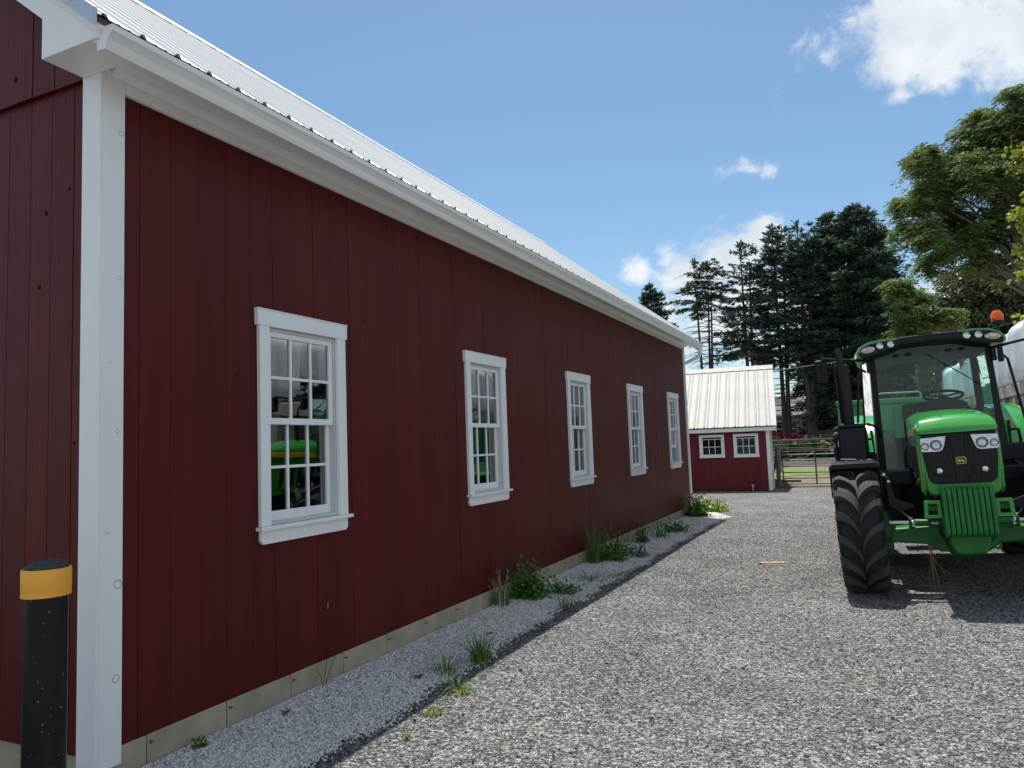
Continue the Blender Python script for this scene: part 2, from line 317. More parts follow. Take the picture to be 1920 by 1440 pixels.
pebbles('white_stones', np.stack([x, y, strip_z(x, y) + s * .3], -1), s, cols, 'stone_white', 'pale crushed stone strip along the foot of the barn', flat=.75)

# ------------------------------------------------------------------ barn
WX = -3.49            # face of the side boards
GY = 2.52             # face of the gable boards
YEND = 16.30; XL = -10.11; RX = -6.80; RS = .765
def roof_z(x): return 3.70 + RS * (-3.13 - x) if x > RX else 3.70 + RS * (x - 2 * RX - 3.13)
barn = thing('barn', 'long dark red board barn with white trim and a white metal roof', 'barn', (WX, GY, 0))
BL = Vector((-WX, -GY, 0))
def bb(mb, name, mat, parent=barn, **k):
    if parent is barn: return mb.build(name, mat, parent, at=BL, **k)
    return mb.build(name, mat, parent, **k)
wins = [3.595 + 2.742 * i for i in range(5)]
holes = [(w0 + .095, w0 + .795, 1.15, 2.435) for w0 in wins]
def split_wall(a, b, z0, z1, holes):
    """rectangles (a,b,z0,z1) minus the window holes"""
    cuts = sorted({a, b, *[c for h in holes for c in h[:2] if a < c < b]}); res = []
    for p, q in zip(cuts, cuts[1:]):
        hit = [h for h in holes if h[0] <= p + 1e-6 and h[1] >= q - 1e-6]
        if hit: res += [(p, q, z0, hit[0][2]), (p, q, hit[0][3], z1)]
        else: res.append((p, q, z0, z1))
    # join neighbours with the same height
    out_ = []
    for r_ in res:
        if out_ and abs(out_[-1][1] - r_[0]) < 1e-6 and out_[-1][2:] == r_[2:]: out_[-1] = (out_[-1][0], r_[1], *r_[2:])
        else: out_.append(r_)
    return out_
# sheathing behind the boards
mb = MB()
for a, b, z0, z1 in split_wall(2.62, YEND - .02, .18, 3.62, holes): mb.box(WX - .035, WX - .16, a, b, z0, z1)
mb.box(XL + .03, XL + .12, GY + .04, YEND - .02, .18, 3.62); mb.box(XL + .03, WX - .03, YEND - .13, YEND - .03, .18, 3.62)
mb.prism([(XL + .05, .18), (WX - .04, .18), (WX - .04, 3.62), (RX, roof_z(RX) - .10), (XL + .05, 3.62)], 'y', GY + .03, GY + .12)
mb.prism([(XL + .05, 3.63), (WX - .04, 3.63), (RX, roof_z(RX) - .10)], 'y', YEND - .13, YEND - .04)
wall = bb(mb, 'wall', 'interior_wood')
mb = MB(); mb.box(XL + .1, WX - .16, GY + .1, YEND - .1, .1, .16); mb.box(-6.0, -5.9, GY + .15, YEND - .2, .18, 3.2); bb(mb, 'floor', 'dark_void')
# siding boards, side wall (0.2 m boards)
y = 2.547; k = 0
while y < YEND - .06:
    a, b = max(y, 2.64) + .0012, min(y + .2017, YEND - .06) - .0014
    dx = random.uniform(-.0022, .0022); rects = split_wall(a, b, .16 + random.uniform(-.003, .003), 3.60, [(h[0] - .03, h[1] + .03, h[2] - .02, h[3] + .02) for h in holes])
    hole_cut = [r_ for r_ in rects if r_[3] - r_[2] < 3]; full = [r_ for r_ in rects if r_[3] - r_[2] >= 3]
    def rect_prism(rs):
        m_ = MB()
        if len(rs) == 1: p, q, z0, z1 = rs[0]; m_.box(WX + dx, WX - .028, p, q, z0, z1)
        return m_
    if not full or not hole_cut:
        for r_ in rects: bb(rect_prism([r_]), 'siding_board', 'barn_red', bevel=.0010, seg=1)
    else:      # one board notched round the window
        f0 = full[0]; lo = [r_ for r_ in hole_cut if r_[2] < 1]; hi = [r_ for r_ in hole_cut if r_[2] >= 1]; c0, c1 = hole_cut[0][:2]; zb0, zt0 = lo[0][3], hi[0][2]
        pr = ([(a, f0[2]), (b, f0[2]), (b, zb0), (c0, zb0), (c0, zt0), (b, zt0), (b, f0[3]), (a, f0[3])] if f0[0] < c0 else
              [(a, f0[2]), (b, f0[2]), (b, f0[3]), (a, f0[3]), (a, zt0), (c1, zt0), (c1, zb0), (a, zb0)])
        bb(MB().prism(pr, 'x', WX + dx, WX - .028), 'siding_board', 'barn_red', bevel=.0010, seg=1)
    y += .2017
# siding boards, gable: lower course and an upper course that laps over it
x = -3.60; wdt = [.105, .185, .178, .194, .2, .187]
k = 0
while x > XL + .05:
    wd = wdt[k] if k < len(wdt) else random.choice((.18, .19, .2)); x2 = max(x - wd, XL + .05)
    if x2 - (XL + .05) < .05: x2 = XL + .05
    dy = random.uniform(-.002, .002)
    mb = MB(); mb.box(x - .002, x2 + .002, GY + dy, GY + .025, .15, 3.66); bb(mb, 'siding_board', 'barn_red', bevel=.001, seg=1); x = x2; k += 1
x = -3.545; k = 0; wdt = [.09, .2, .187, .187, .19, .2]
while x > XL + .05:
    wd = wdt[k] if k < len(wdt) else random.choice((.18, .19, .2)); x2 = max(x - wd, XL + .05)
    if x2 - (XL + .05) < .05: x2 = XL + .05
    t1 = roof_z(x) - .14; t2 = roof_z(x2) - .14; dy = random.uniform(-.002, .002)
    pr = [(x - .002, 3.612), (x2 + .002, 3.612), (x2 + .002, t2), (x - .002, t1)]
    if x > RX > x2: pr = [(x - .002, 3.612), (x2 + .002, 3.612), (x2 + .002, t2), (RX, roof_z(RX) - .14), (x - .002, t1)]
    mb = MB(); mb.prism(pr, 'y', GY - .028 + dy, GY - .006); bb(mb, 'siding_board', 'barn_red', bevel=.001, seg=1); x = x2; k += 1
# knots and a pale scratch on the boards
for (yy, zz, r) in [(3.44, 2.1, .012), (4.62, 1.9, .006), (4.74, 2.62, .012), (6.1, 2.75, .012), (8.1, 2.7, .014), (5.3, 2.95, .01), (10.8, 2.5, .015), (9.0, 2.6, .01), (4.95, 1.5, .008), (13.5, 2.2, .014)]:
    mb = MB(); mb.lathe([(0, .0007), (r * .6, .0007), (r * .9, 0)], (WX + .0025, yy, zz), 'x', 10); bb(mb, 'knot', 'knot')
for (xx, zz, r) in [(-3.98, 2.55, .016), (-3.74, 3.05, .012), (-3.93, 2.95, .018), (-3.70, 2.6, .008), (-4.17, 3.75, .022), (-3.68, 1.7, .01)]:
    mb = MB(); yy = GY - .0025 if zz < 3.6 else GY - .031
    mb.lathe([(0, -.0007), (r * .6, -.0007), (r * .9, 0)], (xx, yy, zz), 'y', 10); bb(mb, 'knot', 'knot')
# foundation panels
fo = bb(MB().box(XL + .06, WX - .03, GY + .03, YEND - .03, -.3, .178), 'foundation', 'concrete')
M['foundation_mark'] = M['rust']
y = 2.255
while y < YEND - .03:
    a, b = max(y, GY + .01) + .0035, min(y + .539, YEND - .02) - .0035
    MB().box(WX + .012 + random.uniform(-.001, .001), WX - .03, a, b, -.25, .175).build('foundation_panel', 'concrete', fo, bevel=.003, seg=1)
    if a > 2.7:
        mb = MB(); mb.lathe([(0, .004), (.007, .004), (.009, 0)], (WX + .0125, a + .02, .135), 'x', 8); mb.tube([(WX + .012, a + .01, .14), (WX + .03, a + .028, .137)], .003, 5)
        mb.build('form_tie', 'rust', fo)
    y += .539
x = -3.50
while x > XL:
    MB().box(x - .003, max(x - .539, XL) + .003, GY + .012, GY + .03, -.25, .175).build('foundation_panel', 'concrete', fo, bevel=.003, seg=1); x -= .539
# corner boards
mb = MB(); mb.box(WX + .03, WX - .001, 2.508, 2.635, .10, 3.653); mb.box(WX + .03, -3.60, 2.49, 2.5075, .10, 3.653)
cb = bb(mb, 'corner_board', 'white_trim', bevel=.0025, seg=1)
for (yy, zz, r) in [(2.60, 1.75, .012), (2.622, .98, .024), (2.60, .52, .02), (2.605, 2.55, .012), (2.61, 3.33, .016), (2.56, 2.1, .008), (2.55, 1.24, .007)]:
    mb = MB(); mb.lathe([(r * .72, .0008), (r, .0016), (r * 1.02, 0)], (WX + .03, min(yy, 2.632 - r), zz), 'x', 18); mb.build('knot', 'trim_knot', cb)
mb = MB(); mb.box(WX + .03, WX - .001, YEND - .11, YEND - .005, .10, 3.60); mb.box(WX + .03, -3.60, YEND - .004, YEND + .02, .10, 3.60); bb(mb, 'corner_board', 'white_trim', bevel=.0025, seg=1)
# frieze, soffit, fascia, gutter
mb = MB(); mb.box(WX + .029, WX + .001, 2.636, YEND, 3.556, 3.654); mb.prism([(WX + .03, 3.654), (WX + .03, 3.625), (WX + .037, 3.618), (WX + .055, 3.64), (WX + .075, 3.654)], 'y', 2.55, YEND); bb(mb, 'frieze_board', 'white_trim', bevel=.002, seg=1)
mb = MB(); mb.box(-3.60, -3.222, 2.50, YEND + .22, 3.6545, 3.668); bb(mb, 'soffit', 'white_trim')
mb = MB(); mb.box(-3.22, -3.198, 2.28, YEND + .24, 3.602, 3.70); bb(mb, 'fascia', 'white_trim', bevel=.002, seg=1)
pr = [(-3.197, 3.668), (-3.197, 3.556), (-3.142, 3.556), (-3.132, 3.575), (-3.124, 3.602), (-3.105, 3.622), (-3.088, 3.634), (-3.086, 3.664), (-3.096, 3.664), (-3.097, 3.638), (-3.112, 3.628), (-3.131, 3.606), (-3.139, 3.582), (-3.147, 3.564), (-3.19, 3.564), (-3.19, 3.668)]
gut = bb(MB().prism(pr, 'y', 2.285, YEND + .21), 'gutter', 'gutter_white')
cap_pr = [(-3.197, 3.668), (-3.197, 3.556), (-3.142, 3.556), (-3.132, 3.575), (-3.124, 3.602), (-3.105, 3.622), (-3.088, 3.634), (-3.086, 3.664)]
for ya in (2.281, YEND + .211): MB().prism([(p[0] + (.002 if i > 1 else 0), p[1]) for i, p in enumerate(cap_pr)], 'y', ya, ya + .0035).build('end_cap', 'gutter_white', gut)
for yy in np.arange(2.9, YEND, .9): MB().box(-3.19, -3.09, yy, yy + .012, 3.655, 3.662).build('gutter_hanger', 'galv', gut)
# downspout: curls back from the gutter to the far corner
mb = MB(); mb.tube([(-3.15, YEND + .14, 3.56), (-3.15, YEND + .14, 3.47), (-3.17, YEND + .135, 3.42), (-3.20, YEND + .13, 3.385), (-3.47, YEND + .095, 3.27), (-3.53, YEND + .085, 3.22), (-3.54, YEND + .085, 3.14), (-3.54, YEND + .085, .1)], .040, 12)
bb(mb, 'downspout', 'gutter_white', smooth=True)
# eave return box and rakes at the near gable
def zb(x): return roof_z(x) - .045
pr = [(-3.59, 3.612), (-3.175, 3.612), (-3.175, zb(-3.175)), (-3.59, zb(-3.59))]
bb(MB().prism(pr, 'y', 2.265, 2.489), 'eave_return', 'white_trim', bevel=.002, seg=1)
pr = [(2 * RX - q[0], q[1]) for q in pr]; bb(MB().prism(pr, 'y', 2.265, 2.489), 'eave_return', 'white_trim', bevel=.002, seg=1)
for sgn in (1, -1):
    f_ = (lambda q: q) if sgn == 1 else (lambda q: (2 * RX - q[0], q[1]))
    pr = [(-3.592, zb(-3.592) - .185), (-3.592, zb(-3.592)), (RX, zb(RX)), (RX, zb(RX) - .185)]
    bb(MB().prism([f_(q) for q in pr], 'y', 2.268, 2.488), 'rake_board', 'white_trim', bevel=.002, seg=1)
    pr = [(-3.17, zb(-3.17) - .05), (-3.17, zb(-3.17) + .0), (RX, zb(RX)), (RX, zb(RX) - .05)]
    bb(MB().prism([f_(q) for q in pr], 'y', 2.252, 2.264), 'rake_moulding', 'white_trim', bevel=.003, seg=2)
    pr = [(-3.15, roof_z(-3.15) - .052), (-3.15, roof_z(-3.15) + .028), (RX, roof_z(RX) + .028), (RX, roof_z(RX) - .052)]
    rt = bb(MB().prism([f_(q) for q in pr], 'y', 2.222, 2.250), 'rake_flashing', 'galv', bevel=.004, seg=2)
    for q in np.arange(-3.3, RX, -.6):
        xx, zz = f_((q, roof_z(q) - .012)); MB().lathe([(0, -.006), (.007, -.005), (.008, 0)], (xx, 2.2215, zz), 'y', 8).build('screw', 'galv', rt)
    # the same at the far gable
    pr = [(-3.17, zb(-3.17) - .17), (-3.17, zb(-3.17) - .002), (RX, zb(RX) - .002), (RX, zb(RX) - .17)]
    bb(MB().prism([f_(q) for q in pr], 'y', YEND + .01, YEND + .2), 'rake_board', 'white_trim')
# roof deck and ribbed panels
mb = MB(); e0, e1 = -3.165, 2 * RX + 3.165
mb.prism([(e0, roof_z(e0) - .012), (RX, roof_z(RX) - .012), (e1, roof_z(e1) - .012), (e1, roof_z(e1) - .042), (RX, roof_z(RX) - .042), (e0, roof_z(e0) - .042)], 'y', 2.266, YEND + .2)
roof = bb(mb, 'roof', 'interior_wood')
def panel_mesh(width, pitch, x0, x1, z0, slope, rib=.020, th=0):
    ln = [] ; n = round(width / pitch); 
    for i in range(n):
        o = i * pitch
        ln += [(o, 0), (o + .012, rib), (o + .030, rib), (o + .042, 0), (o + pitch * .42, 0), (o + pitch * .44, .004), (o + pitch * .49, .004), (o + pitch * .51, 0), (o + pitch * .70, 0), (o + pitch * .72, .004), (o + pitch * .77, .004), (o + pitch * .79, 0)]
    ln.append((width, 0)); v = []; segs = 6
    for j in range(segs + 1):
        t = j / segs; xx = x0 + (x1 - x0) * t; zz = z0 + slope * abs(x1 - x0) * t
        v += [(xx, yy, zz + h) for yy, h in ln]
    m_ = len(ln); f = [(j * m_ + i, j * m_ + i + 1, (j + 1) * m_ + i + 1, (j + 1) * m_ + i) for j in range(segs) for i in range(m_ - 1)]
    me = bpy.data.meshes.new('roof_panel'); me.from_pydata(v, [], f); return me
pm = panel_mesh(.8395, .2099, -3.13, RX, 3.70, RS); pm.materials.append(M['roof_metal'])
pm2 = panel_mesh(.8395, .2099, 2 * RX + 3.13, RX, 3.70, RS); pm2.materials.append(M['roof_metal'])
for i in range(17):
    for q in (pm, pm2): link('roof_panel', q, None, roof, at=(-WX * 0, 2.251 + .8397 * i, 0 + random.uniform(0, .0012)))
mb = MB(); mb.prism([(RX - .16, roof_z(RX - .16) + .024), (RX, roof_z(RX) + .045), (RX + .16, roof_z(RX + .16) + .024), (RX + .16, roof_z(RX + .16) + .03), (RX, roof_z(RX) + .051), (RX - .16, roof_z(RX - .16) + .03)], 'y', 2.24, YEND + .24); mb.build('ridge_cap', 'roof_metal', roof)

# windows of the barn
def barn_window(w0, raised=False):
    X0 = WX
    mb = MB(); j0, j1 = X0 - .175, X0 - .0005; ya, yb_, za, zb_ = w0 + .0955, w0 + .7945, 1.1525, 2.434; t_ = .0195   # jamb lining through the wall, one ring
    v = [(xx, yy, zz) for xx in (j0, j1) for yy, zz in ((ya, za), (yb_, za), (yb_, zb_), (ya, zb_), (ya + t_, za + t_), (yb_ - t_, za + t_), (yb_ - t_, zb_ - t_), (ya + t_, zb_ - t_))]
    f = []
    for i_ in range(4):
        j_ = (i_ + 1) % 4
        f += [(i_, j_, 4 + j_, 4 + i_), (8 + i_, 8 + j_, 12 + j_, 12 + i_), (i_, j_, 8 + j_, 8 + i_), (4 + i_, 4 + j_, 12 + j_, 12 + i_)]
    wn = bb(mb.add(v, f), 'window', 'jamb')
    for p_, q_ in ((.010, .098), (.792, .882)): MB().box(X0 + .001, X0 + .030, w0 + p_, w0 + q_, 1.152, 2.436).build('casing', 'white_trim', wn, bevel=.002, seg=1)
    mb = MB(); mb.prism([(w0 - .008, 2.4365), (w0 + .898, 2.4365), (w0 + .901, 2.538), (w0 - .011, 2.538)], 'x', X0 + .001, X0 + .034)
    mb.box(X0 + .001, X0 + .038, w0 - .014, w0 + .904, 2.5385, 2.548); mb.build('head_casing', 'white_trim', wn, bevel=.002, seg=1)
    mb = MB(); mb.box(X0 + .002, X0 + .058, w0 - .014, w0 + .908, 1.127, 1.1505); mb.build('sill', 'white_trim', wn, bevel=.002, seg=1)
    mb = MB(); mb.prism([(w0 + .012, 1.126), (w0 + .882, 1.126), (w0 + .882, 1.062), (w0 + .862, 1.040), (w0 + .032, 1.040), (w0 + .012, 1.062)], 'x', X0 + .001, X0 + .024); mb.build('apron', 'white_trim', wn, bevel=.002, seg=1)
    a, b = w0 + .099, w0 + .791
    a += .017; b -= .017
    for up in (1, 0):
        z0, z1, xo = (1.80, 2.414, X0 - .012) if up else ((1.1725, 1.842, X0 - .046) if not raised else (1.1725 + .27, 1.842 + .27, X0 - .046))
        x1 = xo - .030
        bot = .042 if up else .062
        mb = MB(); st = .036
        mb.box(x1, xo, a, a + st, z0, z1); mb.box(x1, xo, b - st, b, z0, z1); mb.box(x1, xo, a + st + .0002, b - st - .0002, z1 - .036, z1); mb.box(x1, xo, a + st + .0002, b - st - .0002, z0, z0 + bot)
        sa = mb.build('sash', 'white_trim', wn, bevel=.0015, seg=1)
        ga, gb, gc, gd = a + st, b - st, z0 + bot, z1 - .036; mw = .019
        cw = (gb - ga - 2 * mw) / 3; ch = (gd - gc - mw) / 2
        mb = MB()
        for i in (1, 2): mb.box(x1 + .004, xo - .003, ga + cw * i + mw * (i - 1), ga + cw * i + mw * i, gc, gd)
        for i in range(3): mb.box(x1 + .005, xo - .0035, ga + (cw + mw) * i + .0003, ga + (cw + mw) * i + cw - .0003, gc + ch, gc + ch + mw)
        mb.build('muntin', 'white_trim', wn, bevel=.0015, seg=1)
        for i in range(3):
            for j in range(2):
                yy = ga + (cw + mw) * i; zz = gc + (ch + mw) * j; xm = (xo + x1) / 2
                pme = MB().add([(xm, yy, zz), (xm, yy + cw, zz), (xm, yy + cw, zz + ch), (xm, yy, zz + ch)], [(0, 1, 2, 3)])
                tl = random.uniform(-.0006, .0006)
                pme.v = [(p[0] + (tl if n_ % 3 else -tl), p[1], p[2]) for n_, p in enumerate(pme.v)]
                pme.build('pane', 'pane', wn, fix=False)
    # things just inside: a pale blind edge
    return wn
for i, w0 in enumerate(wins): barn_window(w0, raised=(i == 4))
# ------------------------------------------------------------------ small barn beyond the yard
SY = 23.42
M['lit_yellow'] = pbr('yellow_sheet', (.65, .55, .10), rough=.7)
M['blue_dark'] = pbr('blue_tub', (.06, .09, .16), rough=.4)
shed = thing('shed', 'small dark red shed with pale ribbed metal roof at the far end of the yard', 'shed', (-2.6, SY, 0), (0, 0, .105))
SL = Vector((2.6, -SY, 0)); SX0, SX1, SDEP = -8.8, -2.60, 6.0
def sb(mb, name, mat, parent=shed, **k): return mb.build(name, mat, parent, at=SL if parent is shed else (0, 0, 0), **k)
swins = [(-4.64, -3.90, 1.03, 1.71), (-3.635, -2.915, 1.02, 1.71)]
shole = [(a + .085, b - .085, c + .08, d - .075) for a, b, c, d in swins]
sroof = lambda y: 1.93 + .63 * (y - (SY - .22))
ym = SY + SDEP / 2
mb = MB()
for a, b, z0, z1 in split_wall(SX0 + .03, SX1 - .06, .0, 1.93, shole): mb.box(a, b, SY + .03, SY + .12, z0, z1)
sb(mb, 'wall', 'interior_wood')
mb = MB(); mb.prism([(SY + .03, 0), (SY + SDEP, 0), (SY + SDEP, 1.95), (ym, sroof(ym) - .06), (SY + .03, 1.95)], 'x', SX1 - .05, SX1 - .02); sb(mb, 'gable_wall', 'barn_red_shed')
mb = MB(); mb.box(SX0, SX1 - .06, SY + SDEP - .1, SY + SDEP, 0, 1.95); sb(mb, 'rear_wall', 'barn_red_shed')
mb = MB(); mb.prism([(SY + .03, 0), (SY + SDEP, 0), (SY + SDEP, 1.95), (ym, sroof(ym) - .06), (SY + .03, 1.95)], 'x', SX0, SX0 + .03); sb(mb, 'gable_wall', 'barn_red_shed')
x = SX0
while x < SX1 - .12:
    x2 = min(x + .203, SX1 - .10); dy = random.uniform(-.003, .003)
    for p, q, z0, z1 in split_wall(x + .002, x2 - .002, .02, 1.86, shole): sb(MB().box(p, q, SY + dy, SY + .025, z0, z1), 'siding_board', 'barn_red_shed')
    x = x2
mb = MB(); mb.box(SX1 - .095, SX1 + .02, SY - .02, SY + .028, .01, 1.86); mb.box(SX1 - .018, SX1 + .02, SY + .028, SY + .16, .01, 1.86); sb(mb, 'corner_board', 'white_trim')
sb(MB().box(SX0, SX1 + .22, SY - .20, SY - .17, 1.775, 1.915), 'fascia', 'white_trim')
sb(MB().box(SX0, SX1 + .21, SY - .17, SY + .02, 1.862, 1.875), 'soffit', 'white_trim')
mb = MB(); mb.prism([(SY - .2, 1.78), (SY - .2, sroof(SY - .2) - .01), (ym, sroof(ym) - .01), (ym, sroof(ym) - .17)], 'x', SX1 + .19, SX1 + .215); sb(mb, 'rake_board', 'white_trim')
sb(MB().box(SX1 + .03, SX1 + .075, SY + .45, SY + .55, .02, 1.9), 'corner_board', 'white_trim')
mb = MB(); mb.prism([(SY - .21, sroof(SY - .21) - .012), (ym, sroof(ym) - .012), (ym + 3.2, sroof(ym) - .012 - .63 * 3.2), (ym + 3.2, sroof(ym) - .05 - .63 * 3.2), (ym, sroof(ym) - .05), (SY - .21, sroof(SY - .21) - .05)], 'x', SX0 - .1, SX1 + .18)
srf = sb(mb, 'roof', 'interior_wood')
def shed_panel():
    ln = [(0, 0), (.014, .022), (.034, .022), (.048, 0), (.105, 0), (.119, .012), (.130, .012), (.142, 0), (.2995, 0)]; v = []
    ys_ = [SY - .235, ym]; nn = 5
    for j in range(nn + 1):
        yy = ys_[0] + (ys_[1] - ys_[0]) * j / nn
        v += [(xx, yy, sroof(yy) + h) for xx, h in ln]
    m_ = len(ln); me = bpy.data.meshes.new('roof_panel'); me.from_pydata(v, [], [(j*m_+i, j*m_+i+1, (j+1)*m_+i+1, (j+1)*m_+i) for j in range(nn) for i in range(m_-1)]); me.materials.append(M['roof_metal_shed']); return me
sp_ = shed_panel(); k = 0
for i in range(22):
    xx = SX1 + .225 - .30 * (i + 1); link('roof_panel', sp_, None, srf, at=(xx, 0, random.uniform(0, .002)))
mb = MB(); mb.prism([(ym - .2, sroof(ym - .2) + .026), (ym, sroof(ym) + .05), (ym + .2, sroof(ym - .2) + .026), (ym, sroof(ym) + .04)], 'x', SX0 - .1, SX1 + .24); mb.build('ridge_cap', 'roof_metal_shed', srf)
M['pane_clear'] = glass_mat('shed_pane', (.9, .92, .9), 1.5)
for a, b, c, d in swins:
    ya, yb_ = SY - .026, SY - .004
    v = [(xx, yy, zz) for yy in (ya, SY + .10) for xx, zz in ((a, c), (b, c), (b, d), (a, d), (a + .085, c + .085), (b - .085, c + .085), (b - .085, d - .08), (a + .085, d - .08))]
    f = []
    for i_ in range(4):
        j_ = (i_ + 1) % 4; f += [(i_, j_, 4 + j_, 4 + i_), (8 + i_, 8 + j_, 12 + j_, 12 + i_), (i_, j_, 8 + j_, 8 + i_), (4 + i_, 4 + j_, 12 + j_, 12 + i_)]
    wn = sb(MB().add(v, f), 'window', 'white_trim')
    MB().box(a - .01, b + .01, SY - .045, SY - .0265, c - .015, c + .05).build('sill', 'white_trim', wn)
    gx0, gx1, gz0, gz1 = a + .105, b - .105, c + .09, d - .145; mw = .018
    mb = MB(); mb.box(gx0 - .02, gx0 - .001, SY + .03, SY + .055, gz0, gz1 + .02); mb.box(gx1 + .001, gx1 + .02, SY + .03, SY + .055, gz0, gz1 + .02)
    mb.box(gx0, gx1, SY + .03, SY + .055, gz1, gz1 + .02)
    cw = (gx1 - gx0) / 3; ch = (gz1 - gz0) / 2
    for i in (1, 2): mb.box(gx0 + cw * i - mw / 2, gx0 + cw * i + mw / 2, SY + .032, SY + .05, gz0, gz1)
    mb.box(gx0, gx1, SY + .034, SY + .049, gz0 + ch - mw / 2, gz0 + ch + mw / 2); mb.build('muntin', 'white_trim', wn)
    for i in range(3):
        for j in range(2): MB().add([(gx0 + cw * i + mw/2, SY + .04, gz0 + ch * j + mw/2), (gx0 + cw * (i+1) - mw/2, SY + .04, gz0 + ch * j + mw/2), (gx0 + cw * (i+1) - mw/2, SY + .04, gz0 + ch * (j+1) - mw/2), (gx0 + cw * i + mw/2, SY + .04, gz0 + ch * (j+1) - mw/2)], [(0, 1, 2, 3)]).build('pane', 'pane_clear', wn, fix=False)
mb = MB(); mb.tube([(-2.86, SY - .03, .86), (-3.03, SY - .035, .52), (-3.04, SY - .035, .02)], .018, 8); sb(mb, 'conduit', 'barn_red_shed', smooth=True)
hy = thing('yard_hydrant', 'small grey water tap standing at the foot of the small shed', 'tap', (-3.13, SY - .18, 0))
mb = MB(); mb.tube([(0, 0, 0), (0, 0, .17)], .016, 8); mb.build('pipe', 'galv', hy, smooth=True)
mb = MB(); mb.tube([(.01, 0, .15), (.01, -.07, .15), (.01, -.09, .11)], .02, 8); mb.box(-.045, .055, -.03, .02, .175, .195); mb.build('spout', 'galv', hy)
tb = thing('storage_tub', 'dark blue plastic tub standing inside behind the two small shed windows', 'tub', (-3.75, SY + .55, .95))
mb = MB(); mb.prism([(-.95, 0), (.95, 0), (1.0, .34), (-1.0, .34)], 'y', -.2, .2); mb.build('body', 'blue_dark', tb, bevel=.02)
MB().box(-1.03, 1.03, -.23, .23, .342, .375).build('rim', 'blue_dark', tb, bevel=.01)

# ------------------------------------------------------------------ gates, fences and what lies beyond
M['gate_steel'] = pbr('gate_steel', (.07, .075, .08), rough=.5, metal=.3, var=.2)
M['galv_rail'] = pbr('galv_rail', (.30, .31, .32), rough=.6, metal=.2, var=.1)
M["wood_grey"] = pbr('weathered_wood', (.20, .17, .14), rough=.9, var=.3, vscale=3, stretch=(1, 6, 6), bump=.3)
M['wood_brown'] = pbr('brown_wood', (.24, .13, .075), rough=.8, var=.2)
gt = thing('farm_gate', 'dark tubular steel gate closing the yard between the small shed and the tractor', 'gate', (-2.45, 25.2, 0))
rz_ = [.08, .26, .44, .63, .83, 1.0]
mb = MB(); mb.tube([(0, 0, .06), (0, 0, 1.12), (.06, 0, 1.15), (3.4, 0, 1.15), (3.44, 0, 1.10), (3.44, 0, .06)], .02, 8); mb.build('frame', 'gate_steel', gt, smooth=True)
for z in rz_: MB().tube([(0, 0, z), (3.44, 0, z)], .017, 8).build('rail', 'galv_rail' if z > .8 else 'gate_steel', gt, smooth=True)
for x in (.98, 2.1): MB().box(x - .022, x + .022, -.024, -.018, .06, 1.15).build('upright', 'gate_steel', gt)
for x in (-.14, 3.6):
    p = thing('gate_post', ('weathered post of the farm gate beside the small shed' if x < 0 else 'weathered post of the farm gate hidden behind the tractor'), 'post', (-2.45 + x, 25.2, 0))
    MB().tube([(0, 0, -.1), (0, 0, 1.25)], [.07, .06], 8).build('shaft', 'wood_grey', p, smooth=True)
br = MB(); br.tube([(-3.25, 29.5, .12), (-2.95, 28.6, .82)], .055, 8); br = br.build('prop_pole', 'wood_brown'); tag(br, 'short brown timber leaning up from the grass behind the farm gate', 'pole')
wf = thing('wire_fence', 'wire mesh fence with weathered posts running behind the farm gate', 'fence', (-3, 33, 0))
for i, x in enumerate(np.arange(-5.5, 7.5, 2.2)): MB().tube([(x + 3, 0, 0), (x + 3, 0, 1.45)], .05, 6).build('post', 'wood_grey', wf)
mb = MB()
for z in np.arange(.2, 1.4, .15): mb.tube([(-2.5, 0, z), (9.9, 0, z)], .0035, 3, cap=False)
for x in np.arange(-2.5, 9.9, .3): mb.tube([(x, .01, .1), (x, .01, 1.4)], .003, 3, cap=False)
m_ = mb.build('mesh_wire', 'gate_steel', wf); m_['kind'] = 'stuff'
mb = MB(); mb.tube([(-2.5, 0, 1.42), (9.9, 0, 1.42)], .035, 6); mb.build('top_rail', 'wood_grey', wf)
df = thing('board_fence', 'dark brown board fence standing under the conifers', 'fence', (-2.9, 44, .6))
M['fence_dark'] = pbr('dark_fence', (.055, .05, .048), rough=.85, var=.2, objvar=.15)
for i in range(34): MB().box(i * .16, i * .16 + .152, random.uniform(-.006, .006), .02, 0, 1.2 + .02 * i * .16 * 2).build('fence_board', 'fence_dark', df)
for i in range(4): MB().box(i * 1.75, i * 1.75 + .09, .021, .11, -.2, 1.3).build('post', 'fence_dark', df)
M['lawn'] = pbr('lawn', (.11, .18, .03), rough=.9, var=.35, vscale=3, bump=.6, bscale=60)
M['dirt'] = pbr('bare_dirt', (.17, .14, .105), rough=.95, var=.25, vscale=2, bump=.4, bscale=30)
def patch(name, cx, cy, rx, ry, mat, dz, seed):
    r = random.Random(seed); n = 40; v = [(cx, cy, float(gz(cx, cy)) + dz)]; f = []
    rings = 6
    for q in range(1, rings + 1):
        for i in range(n):
            a = 2 * PI * i / n; k_ = (1 + .12 * math.sin(3 * a + seed) + .07 * math.sin(7 * a + 2 * seed)) * q / rings
            x, y = cx + rx * k_ * math.cos(a), cy + ry * k_ * math.sin(a); v.append((x, y, float(gz(x, y)) + dz))
    for i in range(n): f.append((0, 1 + i, 1 + (i + 1) % n))
    for q in range(rings - 1):
        for i in range(n): a_, b_ = 1 + q * n + i, 1 + q * n + (i + 1) % n; f.append((a_, a_ + n, b_ + n, b_))
    o = MB().add(v, f).build(name, mat); return tag(o, kind='structure')
